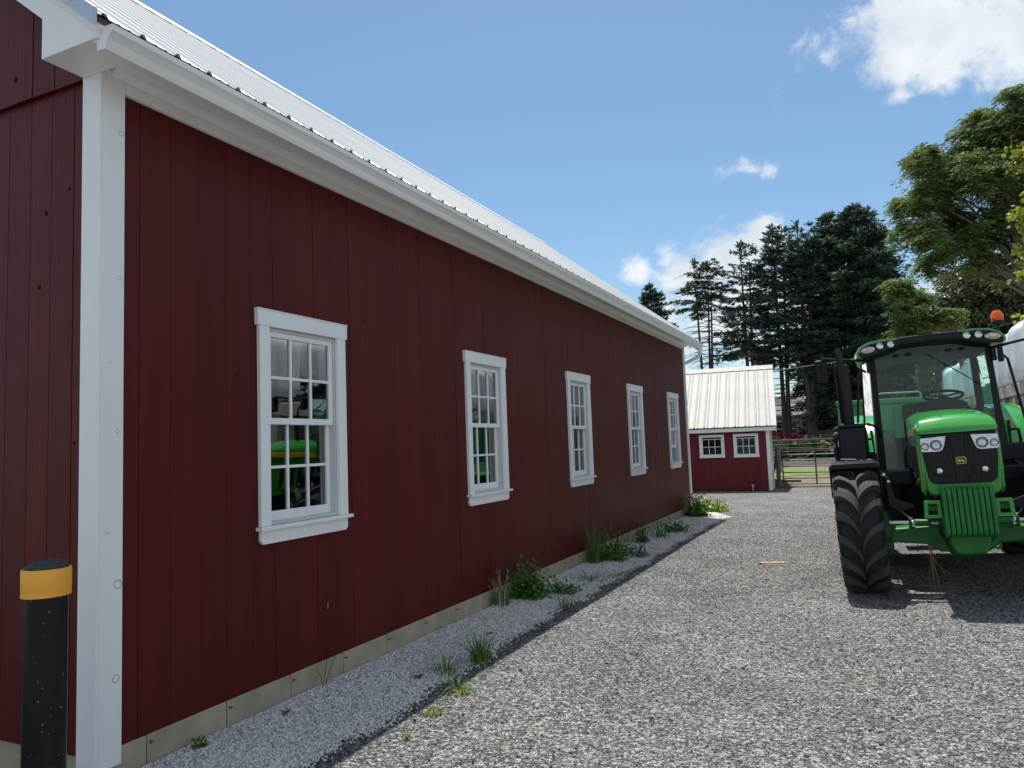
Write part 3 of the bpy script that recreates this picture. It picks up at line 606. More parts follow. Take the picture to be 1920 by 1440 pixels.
M['tree_shade_floor'] = pbr('tree_shade_floor', (.055, .045, .03), rough=.95, var=.4, vscale=1.5, bump=.5, bscale=20)  # dark brown ground sheet under the conifers, their shade put into its colour
patch('tree_shade_floor', -1, 48, 26, 12.5, 'tree_shade_floor', .012, 3); patch('dirt_path', 0, 31, 7, 5.5, 'dirt', .016, 1); patch('lawn', -4.2, 32.5, 2.7, 2.6, 'lawn', .03, 2); patch('far_lawn', -3, 72, 22, 10, 'lawn', .02, 4)
pk = MB()
pk.box(-3.5, -2.1, 27.2, 27.5, .0, .10); pk = pk.build('timber', 'wood_grey', bevel=.01); tag(pk, 'thick weathered timber lying on the ground just beyond the farm gate', 'timber')

# ------------------------------------------------------------------ foliage tools
def leaf_mesh(P, D, Ln, Wd, tint, up=None, tilt=.6):
    """diamond leaves: centres P, directions D, lengths, widths"""
    n = len(P); D = D / (np.linalg.norm(D, axis=1, keepdims=True) + 1e-9)
    r = rng.normal(0, tilt, (n, 3)); r[:, 2] += 1; S = np.cross(D, r); S /= np.linalg.norm(S, axis=1, keepdims=True) + 1e-9
    Ln = np.broadcast_to(Ln, (n,))[:, None]; Wd = np.broadcast_to(Wd, (n,))[:, None]
    V = np.stack([P, P + D * Ln * .45 + S * Wd * .5, P + D * Ln, P + D * Ln * .45 - S * Wd * .5], 1).reshape(-1, 3)
    F = np.arange(n * 4).reshape(-1, 4); return V, F, np.repeat(tint, 4, 0)
def tubes_np(segs, nseg=5):
    """segs: list of (pts, radii) -> MB"""
    mb = MB()
    for pts, r in segs: mb.tube(pts, r, nseg, cap=False)
    return mb
M['bark'] = pbr('bark', (.10, .088, .078), rough=.95, var=.3, vscale=6, bump=.6, bscale=18, stretch=(4, 4, .6))
M['bark_grey'] = pbr('grey_bark', (.17, .15, .13), rough=.95, var=.3, vscale=6, bump=.6, bscale=18, stretch=(4, 4, .6))
def needle_mat(name, col, tr=.15): return pbr(name, col, rough=.65, var=.35, vscale=.8, attr='tint', trans=tr, spec=.25)
M['spruce'] = needle_mat('spruce_needles', (.090, .135, .085), .25)
M['spruce_blue'] = needle_mat('blue_spruce_needles', (.115, .155, .130), .25)
M['pine'] = needle_mat('pine_needles', (.11, .135, .055), .2)
M['ash_leaf'] = pbr('ash_leaf', (.165, .225, .075), rough=.62, var=.25, vscale=.7, attr='tint', trans=.35, spec=.25)
M['maple_leaf'] = pbr('maple_leaf', (.15, .175, .085), rough=.45, var=.25, vscale=.7, attr='tint', trans=.25, spec=.5)
M['yellow_leaf'] = pbr('yellow_leaf', (.22, .26, .035), rough=.45, var=.2, vscale=.8, attr='tint', trans=.4, spec=.4)
M['weed_leaf'] = pbr('weed_leaf', (.10, .21, .04), rough=.45, var=.25, vscale=9, attr='tint', trans=.3)
M['woods_leaf'] = pbr('woods_leaf', (.07, .10, .035), rough=.6, var=.4, vscale=.25, attr='tint', trans=.2)

def conifer(label, x, y, H, R, cb, nbr, mat, seed, shape=.75, bare=0, trunks=((0, 0),), dens=1., group='tall conifers behind the small shed', topround=.15, tr=.17, droop=.12, flat=False):
    global rng
    rng = np.random.default_rng(seed); z0 = float(gz(x, y)) - .1
    t = thing('conifer', label, 'tree', (x, y, z0), group=group); H = H - z0
    segs = []; Ps, Ds = [], []
    for ti, (dx, dy) in enumerate(trunks):
        h = H * (1 - .05 * ti - .03); pts = [(dx * (.3 + .7 * q), dy * (.3 + .7 * q), h * q) for q in (0, .2, .4, .6, .8, 1)]
        rr = [tr * (1 - q) ** .8 + .02 for q in (0, .2, .4, .6, .8, 1)]
        rr[0] *= 1.25; segs_t = [(pts, rr)]; tm = MB(); tm.tube(pts, rr, 9); tm.build('trunk', 'bark', t, smooth=True)
    bsegs = []
    nb = nbr
    for i in range(nb + bare):
        isb = i >= nb
        q = rng.random() ** .92 if not isb else rng.random()
        h = (cb + (1 - cb) * q) * H if not isb else (.10 + (cb + .15) * q) * H
        qq = (h / H - cb) / (1 - cb) if not isb else 0.
        if isb: Lb = R * (.75 + .5 * rng.random()) * .9
        else:
            prof = (1 - qq ** (1 / shape)) ** .85 + .03
            Lb = R * prof * (.55 + .6 * rng.random())
        a = rng.random() * 2 * PI; dx, dy = trunks[int(rng.random() * len(trunks))]
        f = (h / H); bx, by = dx * (.3 + .7 * f), dy * (.3 + .7 * f)
        ca, sa = math.cos(a), math.sin(a); rise = .12 + .35 * max(0, qq) 
        dz = lambda s: Lb * (rise * s - (droop + .3 * (1 - qq)) * s * s + (.10 * s ** 3))
        pts = [(bx + ca * Lb * s, by + sa * Lb * s, h + dz(s)) for s in (0, .35, .7, 1)]
        bsegs.append((pts, [.028 * (Lb / R) + .008, .018, .010, .004]))
        if isb:
            for s in (.4, .6, .8):
                for sd in (-1, 1):
                    p0 = (bx + ca * Lb * s, by + sa * Lb * s, h + dz(s)); a2 = a + sd * .8; l2 = .3 * Lb * rng.random()
                    bsegs.append(([p0, (p0[0] + math.cos(a2) * l2, p0[1] + math.sin(a2) * l2, p0[2] + .1 * l2)], [.007, .003]))
            continue
        m = max(6, int(70 * dens * Lb)); s = rng.uniform(.18, 1.02, m) ** .75; lat = rng.normal(0, 1, m) * .16 * Lb * (1.15 - .75 * s)
        lat = np.clip(lat, -.4 * Lb, .4 * Lb)
        px = bx + ca * Lb * s - sa * lat; py = by + sa * Lb * s + ca * lat; pz = h + Lb * (rise * s - (droop + .3 * (1 - qq)) * s * s + .1 * s ** 3) - .10 * np.abs(lat) - rng.random(m) ** 2 * .10 * Lb
        sg = np.sign(lat); dd = np.stack([ca * .7 - sa * sg * .7 + rng.normal(0, .25, m), sa * .7 + ca * sg * .7 + rng.normal(0, .25, m), rng.normal(-.05, .28, m)], -1)
        Ps.append(np.stack([px, py, pz], -1)); Ds.append(dd)
    bo = tubes_np(bsegs, 4).build('branches', 'bark', t, fix=False); bo['kind'] = 'stuff'
    P = np.concatenate(Ps); D = np.concatenate(Ds)
    # a leader tuft on top
    m = 60; P = np.concatenate([P, np.stack([rng.normal(0, .08, m) + trunks[0][0], rng.normal(0, .08, m) + trunks[0][1], H * rng.uniform(.955, 1.0, m)], -1)]); D = np.concatenate([D, np.stack([rng.normal(0, .5, m), rng.normal(0, .5, m), np.full(m, .8)], -1)])
    n = len(P); g_ = rng.uniform(.6, 1.45, n); tint = np.stack([g_ * rng.uniform(.85, 1.2, n), g_, g_ * rng.uniform(.8, 1.15, n)], -1)
    V, F, T = leaf_mesh(P, D, rng.uniform(.20, .36, n), rng.uniform(.06, .11, n), tint)
    o = link('needles', np_mesh('needles', V, F, T), mat, t); o['kind'] = 'stuff'; return t
conifer('dark conifer whose top just shows over the barn roof, the leftmost', -12.7, 50, 12.3, 2.9, .35, 230, 'spruce', 11, shape=.75, dens=1.1)
conifer('thin half-bare conifer with two trunks, olive top and dead lower branches', -9.3, 50, 13.5, 1.8, .70, 75, 'pine', 12, shape=.6, bare=190, trunks=((-.35, 0), (.45, .3), (.75, -.2)), dens=1.1, tr=.11)
conifer('conifer with bare trunk above the shed ridge and open blue-green crown', -6.6, 50, 14.3, 2.1, .44, 150, 'spruce_blue', 13, shape=.60, bare=70, trunks=((0, 0), (.5, .2)), dens=.95, tr=.14, droop=.05)
conifer('tall shaggy blue-green spruce between the shed roof and the densest spruce', -4.65, 51, 15.4, 1.95, .38, 210, 'spruce_blue', 14, shape=.34, bare=90, trunks=((0, 0), (.6, .2)), dens=.95, tr=.15, droop=.05)
conifer('spruce with thick grey double trunk standing behind the farm gate', -3.05, 50, 15.1, 1.65, .34, 190, 'spruce', 15, shape=.32, bare=70, trunks=((0, 0), (.55, .1)), dens=.95, tr=.19)
conifer('dense dark spruce left of the tallest one, behind the tractor exhaust', -1.1, 52, 15.9, 2.9, .10, 520, 'spruce', 16, shape=.27, dens=1.0, tr=.18)
conifer('lower dark spruce flank at the right end of the conifer row', 1.35, 52, 13.6, 2.4, .08, 420, 'spruce', 18, shape=.36, dens=1.0, tr=.16)
conifer('tallest dense dark spruce with round top behind the tractor cab', .35, 51, 15.9, 2.9, .08, 600, 'spruce', 17, shape=.25, dens=1.0, tr=.18)
rng = np.random.default_rng(5)

def broadleaf(label, name, base, trunk_r, lobes, y0, mat, nclus, per, ll, lw, clus_r, droop, fork_z, ydepth=1., group=None, cat='tree', seed=1, compound=False, shell=.5, lean=(0, 0), limbs=True):
    """lobes (x, z, r) stand at y0 (world); leaves fill them, limbs run to every lobe"""
    g = np.random.default_rng(seed); t = thing(name, label, cat, base, group=group); B = np.array(base)
    fork = np.array([lean[0], lean[1], fork_z - base[2]]); tm = MB()
    tm.tube([(0, 0, -.2), tuple(fork * .35 + [.05, 0, 0]), tuple(fork * .7), tuple(fork)], [trunk_r * 1.2, trunk_r, trunk_r * .85, trunk_r * .7], 10); tm.build('trunk', 'bark_grey', t, smooth=True)
    LB = []; segs = []
    for i, (lx, lz, r) in enumerate(lobes):
        c = np.array([lx, y0 + g.uniform(-1, 1) * ydepth, lz]) - B; LB.append((c, r))
        if limbs:
            mid = fork + (c - fork) * .5 + g.normal(0, .12, 3) * np.linalg.norm(c - fork) * .5 + [0, 0, .08 * np.linalg.norm(c - fork)]
            segs.append(([tuple(fork - [0, 0, .2 * (i % 3)]), tuple(fork + (mid - fork) * .5 + g.normal(0, .05, 3)), tuple(mid), tuple(c)], [trunk_r * .34, trunk_r * .24, trunk_r * .15, .02]))
    wts = np.array([r ** 2.2 for _, r in LB]); wts /= wts.sum(); cnt = (wts * nclus).astype(int) + 6
    CP = []; CD = []
    for (c, r), k_ in zip(LB, cnt):
        d = g.normal(0, 1, (k_, 3)); d /= np.linalg.norm(d, axis=1, keepdims=True); rad = r * (shell + (1.12 - shell) * g.random(k_) ** .6)
        p = c + d * rad[:, None] * np.array([1, 1.15, .98]); CP.append(p); CD.append(d)
        for j in range(0, k_, 5):
            segs.append(([tuple(c + g.normal(0, .1, 3) * r), tuple(c + (p[j] - c) * .5 + g.normal(0, .06, 3) * r + [0, 0, .06 * r]), tuple(p[j])], [.018, .011, .004]))
    bo = tubes_np(segs, 4).build('branches', 'bark_grey', t, fix=False); bo['kind'] = 'stuff'
    CP = np.concatenate(CP); CD = np.concatenate(CD); n = len(CP)
    tone = g.uniform(.62, 1.35, n)
    if compound:   # feathery compound leaves: rachises drooping from each cluster, leaflets in pairs
        nr, nl = per
        az = g.uniform(0, 2 * PI, (n, nr)); pit = g.uniform(-.2, .75, (n, nr)); rl = clus_r * g.uniform(.7, 1.25, (n, nr))
        s = np.linspace(.15, 1, nl)[None, None]; hx = np.cos(az)[..., None] * s * rl[..., None]; hy = np.sin(az)[..., None] * s * rl[..., None]
        hz = (pit[..., None] * s - droop * s * s * 1.4) * rl[..., None]
        P = CP[:, None, None] + np.stack([hx, hy, hz], -1); P = P + g.normal(0, .012, P.shape)
        sd = np.where(np.arange(nl) % 2 == 0, 1, -1)[None, None]
        D = np.stack([np.cos(az)[..., None] * .55 - np.sin(az)[..., None] * sd * .8, np.sin(az)[..., None] * .55 + np.cos(az)[..., None] * sd * .8, np.full(hx.shape, -.35 * droop * 2)], -1)
        P = P.reshape(-1, 3); D = D.reshape(-1, 3) + g.normal(0, .12, (P.shape[0], 3)); tt = np.repeat(tone, nr * nl)
    else:
        off = g.normal(0, clus_r, (n, per, 3)) * [1, 1, .6]; P = (CP[:, None] + off).reshape(-1, 3)
        D = (CD[:, None] * .5 + g.normal(0, .7, (n, per, 3)) + [0, 0, -droop]).reshape(-1, 3); tt = np.repeat(tone, per)
    m = len(P); tt = tt * g.uniform(.8, 1.25, m); tint = np.stack([tt * g.uniform(.9, 1.15, m), tt, tt * g.uniform(.8, 1.1, m)], -1)
    V, F, T = leaf_mesh(P, D, ll * g.uniform(.7, 1.2, m), lw * g.uniform(.7, 1.2, m), tint, tilt=.8)
    o = link('leaves', np_mesh('leaves', V, F, T), mat, t); o['kind'] = 'stuff'; return t
ASH = [(2.62,11.03,.43),(2.22,10.44,.5),(2.94,10.06,.7),(1.71,9.37,.38),(1.6,8.36,.32),(2.42,9.3,.6),(3.15,8.76,.66),(2.04,7.94,.5),(2.46,7.34,.42),(4.09,11.26,.72),(4.96,11.25,.74),(4.12,9.74,.8),(4.91,9.59,.66),(4.17,8.14,.62),(4.91,8.37,.6),(3.64,7.34,.52),(3.07,7.7,.45),(4.55,6.96,.5),(4.24,12.07,.24),(4.95,12.05,.24),(6.19,10.72,1.1),(5.98,8.4,1.1),(7.28,9.3,1.2),(3.44,10.59,.45),(8.6,10.6,1.3),(7.4,11.8,1.0),(9.3,8.6,1.3)]
broadleaf('tall ash tree with feathery hanging leaves reaching in over the tractor at upper right', 'ash_tree', (6.3, 29, .2), .30, ASH, 28.4, 'ash_leaf', 1650, (8, 11), .17, .052, .42, .50, 6.0, ydepth=1.1, seed=21, compound=True, shell=.25, lean=(-1.1, -.6))
LOW = [(1.44,6.84,.34),(2.05,6.52,.32),(1.64,5.99,.4),(1.62,5.28,.4),(2.2,5.69,.36),(2.9,5.7,.35)]
broadleaf('pale green walnut branch sapling beside the right edge of the dense spruce', 'walnut_tree', (3.9, 31, .2), .12, LOW, 30.5, 'ash_leaf', 230, (6, 9), .16, .055, .36, .5, 5.2, ydepth=.5, seed=22, compound=True, shell=.2, lean=(-.8, 0))
BUSH = [(3.4,6.6,1.01),(4.31,7.69,.95),(5.44,8.14,1.06),(2.91,5.56,.82),(4.71,6.34,1.36),(6.14,7.11,1.32),(7.64,6.93,1.62),(2.62,6.28,.5),(4.0,4.99,.99),(9.05,6.32,1.72),(3.84,8.35,.4),(5.6,5.0,1.3),(7.6,4.6,1.5),(3.2,4.2,.9)]
broadleaf('bushy tree with small glinting olive leaves behind the white wrapped bales', 'olive_leaved_tree', (6.0, 39.5, .3), .26, BUSH, 38.5, 'maple_leaf', 3600, 22, .15, .10, .17, .3, 3.2, ydepth=.8, seed=23, shell=.35)
MAPLE = [(3.86,7.78,.3),(3.78,6.45,.2),(3.80,5.64,.26),(3.8,4.1,.25),(4.45,6.93,.60),(4.35,5.13,.55),(3.6,4.97,.10),(4.92,5.96,.9),(6.1,7.0,1.1),(6.0,5.0,1.0),(5.2,8.2,.8)]
broadleaf('yellow-green maple at the extreme right edge', 'maple_tree', (6.0, 20.6, .25), .16, MAPLE, 20.2, 'yellow_leaf', 1000, 22, .125, .11, .14, .3, 3.6, ydepth=.45, seed=24, shell=.3)
UND = [(-3.0, 5.4, .9), (-1.4, 4.4, 1.2), (-2.0, 3.0, 1.0), (-.2, 3.6, 1.1), (-6.2, 7.2, .6), (1.2, 3.4, 1.2), (2.8, 3.6, 1.4), (-9.0, 3.4, 1.4)]
broadleaf('leafy yellow-green understory tree filling the gap below the spruces', 'understory_tree', (-2.2, 57, .7), .14, UND, 56, 'woods_leaf', 1100, 22, .24, .17, .3, .2, 2.4, ydepth=1.5, seed=25, shell=.2)
# far-off woods closing the horizon
g = np.random.default_rng(31); Ps = []
for (x0, x1, yy, zt, n) in [(-70, 60, 95, 7.5, 26000), (10, 60, 60, 9, 12000), (-60, -14, 75, 7, 9000)]:
    x = g.uniform(x0, x1, n); hz = zt * (.72 + .28 * np.sin(x * .31 + yy) * np.sin(x * .13 + 1)); z = .3 + hz * g.random(n) ** .7; y = yy + g.normal(0, 3, n); Ps.append(np.stack([x, y, z], -1))
for (x0, x1, yy, zt, n) in [(-9, 6, 40.5, .75, 4500)]:
    x = g.uniform(x0, x1, n); z = .5 + zt * (.55 + .35 * np.sin(x * 1.3) * np.sin(x * .7)) * g.random(n) ** .8; y = yy + g.normal(0, .7, n) + 1.2; Ps.append(np.stack([x, y, z], -1))
for side in (1,):
    n = 14000; y = g.uniform(12, 70, n); z = .4 + 6.5 * g.random(n) ** .7 * (.75 + .25 * np.sin(y * .4)); Ps.append(np.stack([g.normal(16, 1.4, n), y, z], -1))
P = np.concatenate(Ps); n = len(P); tt = g.uniform(.5, 1.4, n)
V, F, T = leaf_mesh(P, g.normal(0, 1, (n, 3)), g.uniform(.5, .95, n), g.uniform(.35, .7, n), np.stack([tt, tt, tt * .9], -1), tilt=1.5)
o = link('far_woods', np_mesh('far_woods', V, F, T), 'woods_leaf'); tag(o, 'dark distant woods closing the view beyond the trees', 'woods', kind='stuff')
M['trunkwood'] = M['bark']

# flowering bush behind the fence
def clump(name, label, cat, loc, r, h, n, ll, lw, mat, seed, cols=None, group=None, stems=6, up=.3):
    g = np.random.default_rng(seed); t = thing(name, label, cat, loc, group=group)
    mb = MB()
    for i in range(stems):
        a = g.uniform(0, 2 * PI); mb.tube([(0, 0, -.02), (math.cos(a) * r * .3, math.sin(a) * r * .3, h * .5), (math.cos(a) * r * .6, math.sin(a) * r * .6, h * .85)], [.012 * h + .002, .008 * h + .001, .002], 4, cap=False)
    st = mb.build('stems', 'weed_leaf' if h < 1 else 'bark', t, fix=False); st['kind'] = 'stuff'
    d = g.normal(0, 1, (n, 3)); d /= np.linalg.norm(d, axis=1, keepdims=True); d[:, 2] = np.abs(d[:, 2]) * g.choice([1, 1, .6, .25], n)
    rr = (.45 + .6 * g.random(n) ** .6); lump = 1 + .18 * np.sin(d[:, 0] * 5 + seed) * np.sin(d[:, 1] * 4 + 2)
    P = d * rr[:, None] * np.array([r, r, h * .92]) * lump[:, None] * g.uniform(.75, 1.15, (n, 1)) ** 2; P[:, :2] *= (1 - .25 * (P[:, 2:3] < .2 * h)); P[:, 2] = np.abs(P[:, 2]) + .006
    D = d * .6 + g.normal(0, .6, (n, 3)) + [0, 0, up]; tt = g.uniform(.6, 1.4, n); T = np.stack([tt * g.uniform(.8, 1.2, n), tt, tt * .9], -1)
    V, F, TT = leaf_mesh(P, D, ll * g.uniform(.6, 1.3, n), lw * g.uniform(.6, 1.3, n), T, tilt=.9)
    o = link('leaves', np_mesh('leaves', V, F, TT), mat, t); o['kind'] = 'stuff'; return t, g
M['red_petal'] = pbr('red_petal', (.42, .02, .05), rough=.6, var=.3, vscale=3, attr='tint', trans=.2)
for i, (x, y, z, r, h, lab) in enumerate([(-5.0, 47, .7, .75, 1.1, 'red flowering shrub nearest the small shed corner'), (-3.95, 47.5, .7, .7, .9, 'lower red flowering shrub at the foot of the grey double trunk')]):
    t, g = clump('flowering_shrub', lab, 'shrub', (x, y, z), r, h, 1500, .16, .09, 'woods_leaf', 40 + i, group='red flowering shrubs under the conifers')
    n = 500; d = g.normal(0, 1, (n, 3)); d /= np.linalg.norm(d, axis=1, keepdims=True); d[:, 2] = np.abs(d[:, 2]); P = d * [r * 1.02, r * 1.02, h * .6] + [0, 0, h * .42]
    V, F, T = leaf_mesh(P, g.normal(0, 1, (n, 3)), .16, .13, np.repeat(g.uniform(.7, 1.3, (n, 1)), 3, 1)); o = link('blossoms', np_mesh('blossoms', V, F, T), 'red_petal', t); o['kind'] = 'stuff'

# house far behind the gate
M['house_wall'] = pbr('grey_clapboard', (.30, .29, .27), rough=.8, var=.08, vscale=3)
M['house_roof'] = pbr('house_shingle', (.17, .165, .165), rough=.9, var=.15, vscale=6, objvar=.1)
M['dark_glass'] = pbr('dark_glass', (.03, .035, .04), rough=.1, var=.05)
hs_ = thing('house', 'grey single-storey house with white windows and a railed porch behind the conifers', 'house', (-5, 70, .75)); 
def hb(mb, name, mat, parent=hs_, **k): return mb.build(name, mat, parent, **k)
hw = hb(MB().box(-5, 5, 0, 7, -.5, 2.75), 'wall', 'house_wall')
for i in range(14): MB().prism([(-.001, .02 + i * .19), (-.03, .02 + i * .19), (-.001, .20 + i * .19)], 'x', -5, 5).build('clapboard', 'house_wall', hw)
rf = hb(MB().prism([(-.5, 2.70), (3.5, 4.5), (7.5, 2.7), (7.5, 2.6), (3.5, 4.35), (-.5, 2.6)], 'x', -5.4, 5.4), 'roof', 'house_roof')
for i in range(9): MB().prism([(-.52 + i * .44, 2.72 + i * .198), (-.08 + i * .44, 2.905 + i * .198), (-.08 + i * .44, 2.925 + i * .198), (-.52 + i * .44, 2.745 + i * .198)], 'x', -5.42, 5.42).build('shingle_course', 'house_roof', rf)
hb(MB().box(-5.4, 5.4, -.56, -.505, 2.55, 2.72), 'fascia', 'white_trim')
for x in (-1.75, -.75, .35, 2.2, 3.6):
    wn = hb(MB().box(x - .42, x + .42, -.07, -.032, .75, 2.2), 'window', 'white_trim')
    for j in (0, 1): MB().box(x - .33, x + .33, -.085, -.071, .84 + j * .66, 1.44 + j * .66).build('pane', 'dark_glass', wn)
hb(MB().box(-3.6, 5, -1.9, -.1, -.3, .02), 'porch_floor', 'wood_grey')
for x in (-3.5, -1.2, 1.1, 3.4, 4.9): hb(MB().box(x, x + .12, -1.88, -1.76, .02, 2.55), 'porch_post', 'white_trim')
hb(MB().box(-3.5, 5, -1.86, -1.80, .80, .87), 'porch_rail', 'white_trim')
for x in np.arange(-3.35, 4.9, .16): hb(MB().box(x, x + .04, -1.85, -1.81, .12, .80), 'baluster', 'white_trim')
hb(MB().prism([(-2.1, 2.52), (-.1, 2.95), (-.1, 3.03), (-2.1, 2.6)], 'x', -3.8, 5.2), 'porch_roof', 'house_roof')

# overhead cable
M['cable'] = pbr('cable', (.25, .25, .25), rough=.6)
pts = [(-14, 27.5, 4.05 + .0), (-8, 27.6, 3.92), (-2.55, 28, 3.95), (-.78, 28, 4.07), (1.4, 28, 4.33), (3.69, 28, 4.74), (4.75, 28, 4.97), (9, 28, 6.1), (14, 28, 7.6)]
o = MB().tube(pts, .011, 5).build('overhead_cable', 'cable', smooth=True); tag(o, 'thin overhead cable crossing in front of the trees from shed to right edge', 'cable')
for x, z in ((-14, 4.4), (14, 8.2)):
    p = thing('utility_pole', 'wooden utility pole at the %s end of the overhead cable' % ('left' if x < 0 else 'right'), 'pole', (x, 28 if x > 0 else 27.5, 0))
    MB().tube([(0, 0, -.2), (0, 0, z)], [.14, .11], 10).build('shaft', 'wood_grey', p, smooth=True); MB().box(-.5, .5, -.06, .06, z - .25, z - .13).build('crossarm', 'wood_grey', p)

# ------------------------------------------------------------------ bunker wall and wrapped bales on the right
M['bunker'] = pbr('stained_concrete', (.36, .33, .28), rough=.9, var=.28, vscale=1.6, bump=.4, bscale=30, stretch=(1, 1, .25), objvar=.12)
BX = 3.42
bk = thing('bunker_wall', 'weathered concrete panel wall with ribs beside the tractor, bales on top', 'wall', (BX, 9, 0))
n_ = 0
for y in np.arange(9, 46.5, 1.5):
    z = float(gz(BX, y + .7)); 
    MB().box(0, .16, y - 9 + .006, y - 9 + 1.494, z - .3, z + 2.22).build('wall_panel', 'bunker', bk, bevel=.01, seg=1)
    MB().box(-.10, .20, y - 9 + .004, y - 9 + 1.496, z + 2.224, z + 2.50).build('cap_beam', 'bunker', bk, bevel=.015, seg=1)
    MB().box(-.09, -.003, y - 9 + .62, y - 9 + .88, z - .3, z + 2.222).build('rib', 'bunker', bk, bevel=.012, seg=1)
o = MB().box(BX + .35, BX + 4.5, 9, 46.5, -.2, 2.42).build('silage_heap', pbr('black_sheet', (.03, .03, .03), rough=.6)); tag(o, 'dark covered silage filling the bunker behind the wall', 'silage')
M['wrap'] = pbr('white_bale_wrap', (.90, .91, .92), rough=.32, var=.05, vscale=1.5, bump=.35, bscale=3.5, stretch=(5, 5, .7), spec=.5, coat=.2)
def bale_mesh(seed):
    g = np.random.default_rng(seed); na, nh = 56, 20; V = []
    ph = g.uniform(0, 6.28, 8); am = g.uniform(.004, .014, 8); fr = [5, 8, 11, 14, 19, 23, 29, 37]; H_ = 1.36
    for j in range(nh + 1):
        t = j / nh; u = abs(2 * t - 1); rr = .635 * (1 - u ** 7 * .30) * (1 - .02 * math.cos(PI * t)); z = H_ * t if 0 < j < nh else H_ * t
        for i in range(na):
            a = 2 * PI * i / na; w_ = sum(am[q] * math.sin(fr[q] * a + ph[q] + .4 * t) for q in range(8)); r_ = rr * (1 + w_ * (1 - .4 * u) + .012 * math.sin(2 * a + ph[0]))
            se = (abs(math.cos(a)) ** 3.2 + abs(math.sin(a)) ** 3.2) ** (-1 / 3.2); V.append((r_ * se * math.cos(a), r_ * se * math.sin(a), z + .012 * math.sin(3 * a + ph[1]) * t))
    f = [(j*na+i, j*na+(i+1)%na, (j+1)*na+(i+1)%na, (j+1)*na+i) for j in range(nh) for i in range(na)]
    c0, c1 = len(V), len(V) + 1; V += [(0, 0, -.01), (0, 0, H_ + .03)]
    f += [(c0, (i+1)%na, i) for i in range(na)] + [(c1, nh*na+i, nh*na+(i+1)%na) for i in range(na)]
    me = bpy.data.meshes.new('wrapped_bale'); me.from_pydata(V, [], f); me.shade_smooth(); me.materials.append(M['wrap']); return me
bm_ = [bale_mesh(s) for s in (1, 2, 3)]
for i in range(28):
    y = 9.9 + 1.31 * i; z = float(gz(BX, y)) + 2.50
    o = link('wrapped_bale', bm_[i % 3], None, None, at=(BX + .42 + .05 * math.sin(i * 2.1), y, z)); o.rotation_euler = (.01 * math.sin(i * 3), .012 * math.cos(i * 1.7), i * 1.57)
    s = 1 + .035 * math.sin(i * 1.9); o.scale = (s, s * .985, s * (1 + .03 * math.cos(i * 2.7)))
    if i in (7, 8, 9): lab = ['white wrapped bale on the wall half cut by the right edge, above the right mirror', 'white wrapped bale seen just right of the cab pillar', 'white wrapped bale behind the right cab pillar'][i - 7]
    else: lab = None
    nth = ['first', 'second', 'third', 'fourth', 'fifth', 'sixth', 'seventh', '', '', '', 'eleventh', 'twelfth', 'thirteenth', 'fourteenth', 'fifteenth', 'sixteenth', 'seventeenth', 'eighteenth', 'nineteenth', 'twentieth', 'twenty-first', 'twenty-second', 'twenty-third', 'twenty-fourth', 'twenty-fifth', 'twenty-sixth', 'twenty-seventh', 'twenty-eighth'][i]
    if lab is None: lab = 'white wrapped bale, %s from the near end of the row on the wall' % nth
    tag(o, lab, 'bale', 'white wrapped bales in a row on the bunker wall')

# ------------------------------------------------------------------ bollard
M['sleeve'] = pbr('black_sleeve', (.009, .010, .008), rough=.3, var=.15, vscale=3, speck=(70, .71, (.45, .43, .38)), spec=.25)
M['bollard_yellow'] = pbr('bollard_yellow', (.95, .43, .045), rough=.5, var=.06, vscale=5)
M['dome'] = pbr('dome_grey', (.045, .045, .048), rough=.5, var=.3, vscale=14, speck=(45, .66, (.38, .33, .22)), bump=.3, bscale=60, spec=.15)
bo = thing('bollard', 'black bollard with an orange-yellow band in front of the barn gable', 'bollard', (-3.27, 2.12, 0))
MB().lathe([(.0845, -.05), (.0845, 1.04)], (0, 0, 0), n=40).build('sleeve', 'sleeve', bo, smooth=True)
MB().lathe([(.088, 1.030), (.0955, 1.030), (.0965, 1.040), (.0945, 1.052), (.0965, 1.056), (.0965, 1.142), (.094, 1.147), (.088, 1.147)], (0, 0, 0), n=40, closed=True).build('band', 'bollard_yellow', bo, smooth=True)
MB().lathe([(.089, 1.140), (.087, 1.150), (.078, 1.163), (.060, 1.176), (.036, 1.185), (0.0, 1.188)], (0, 0, 0), n=40).build('dome_cap', 'dome', bo, smooth=True)

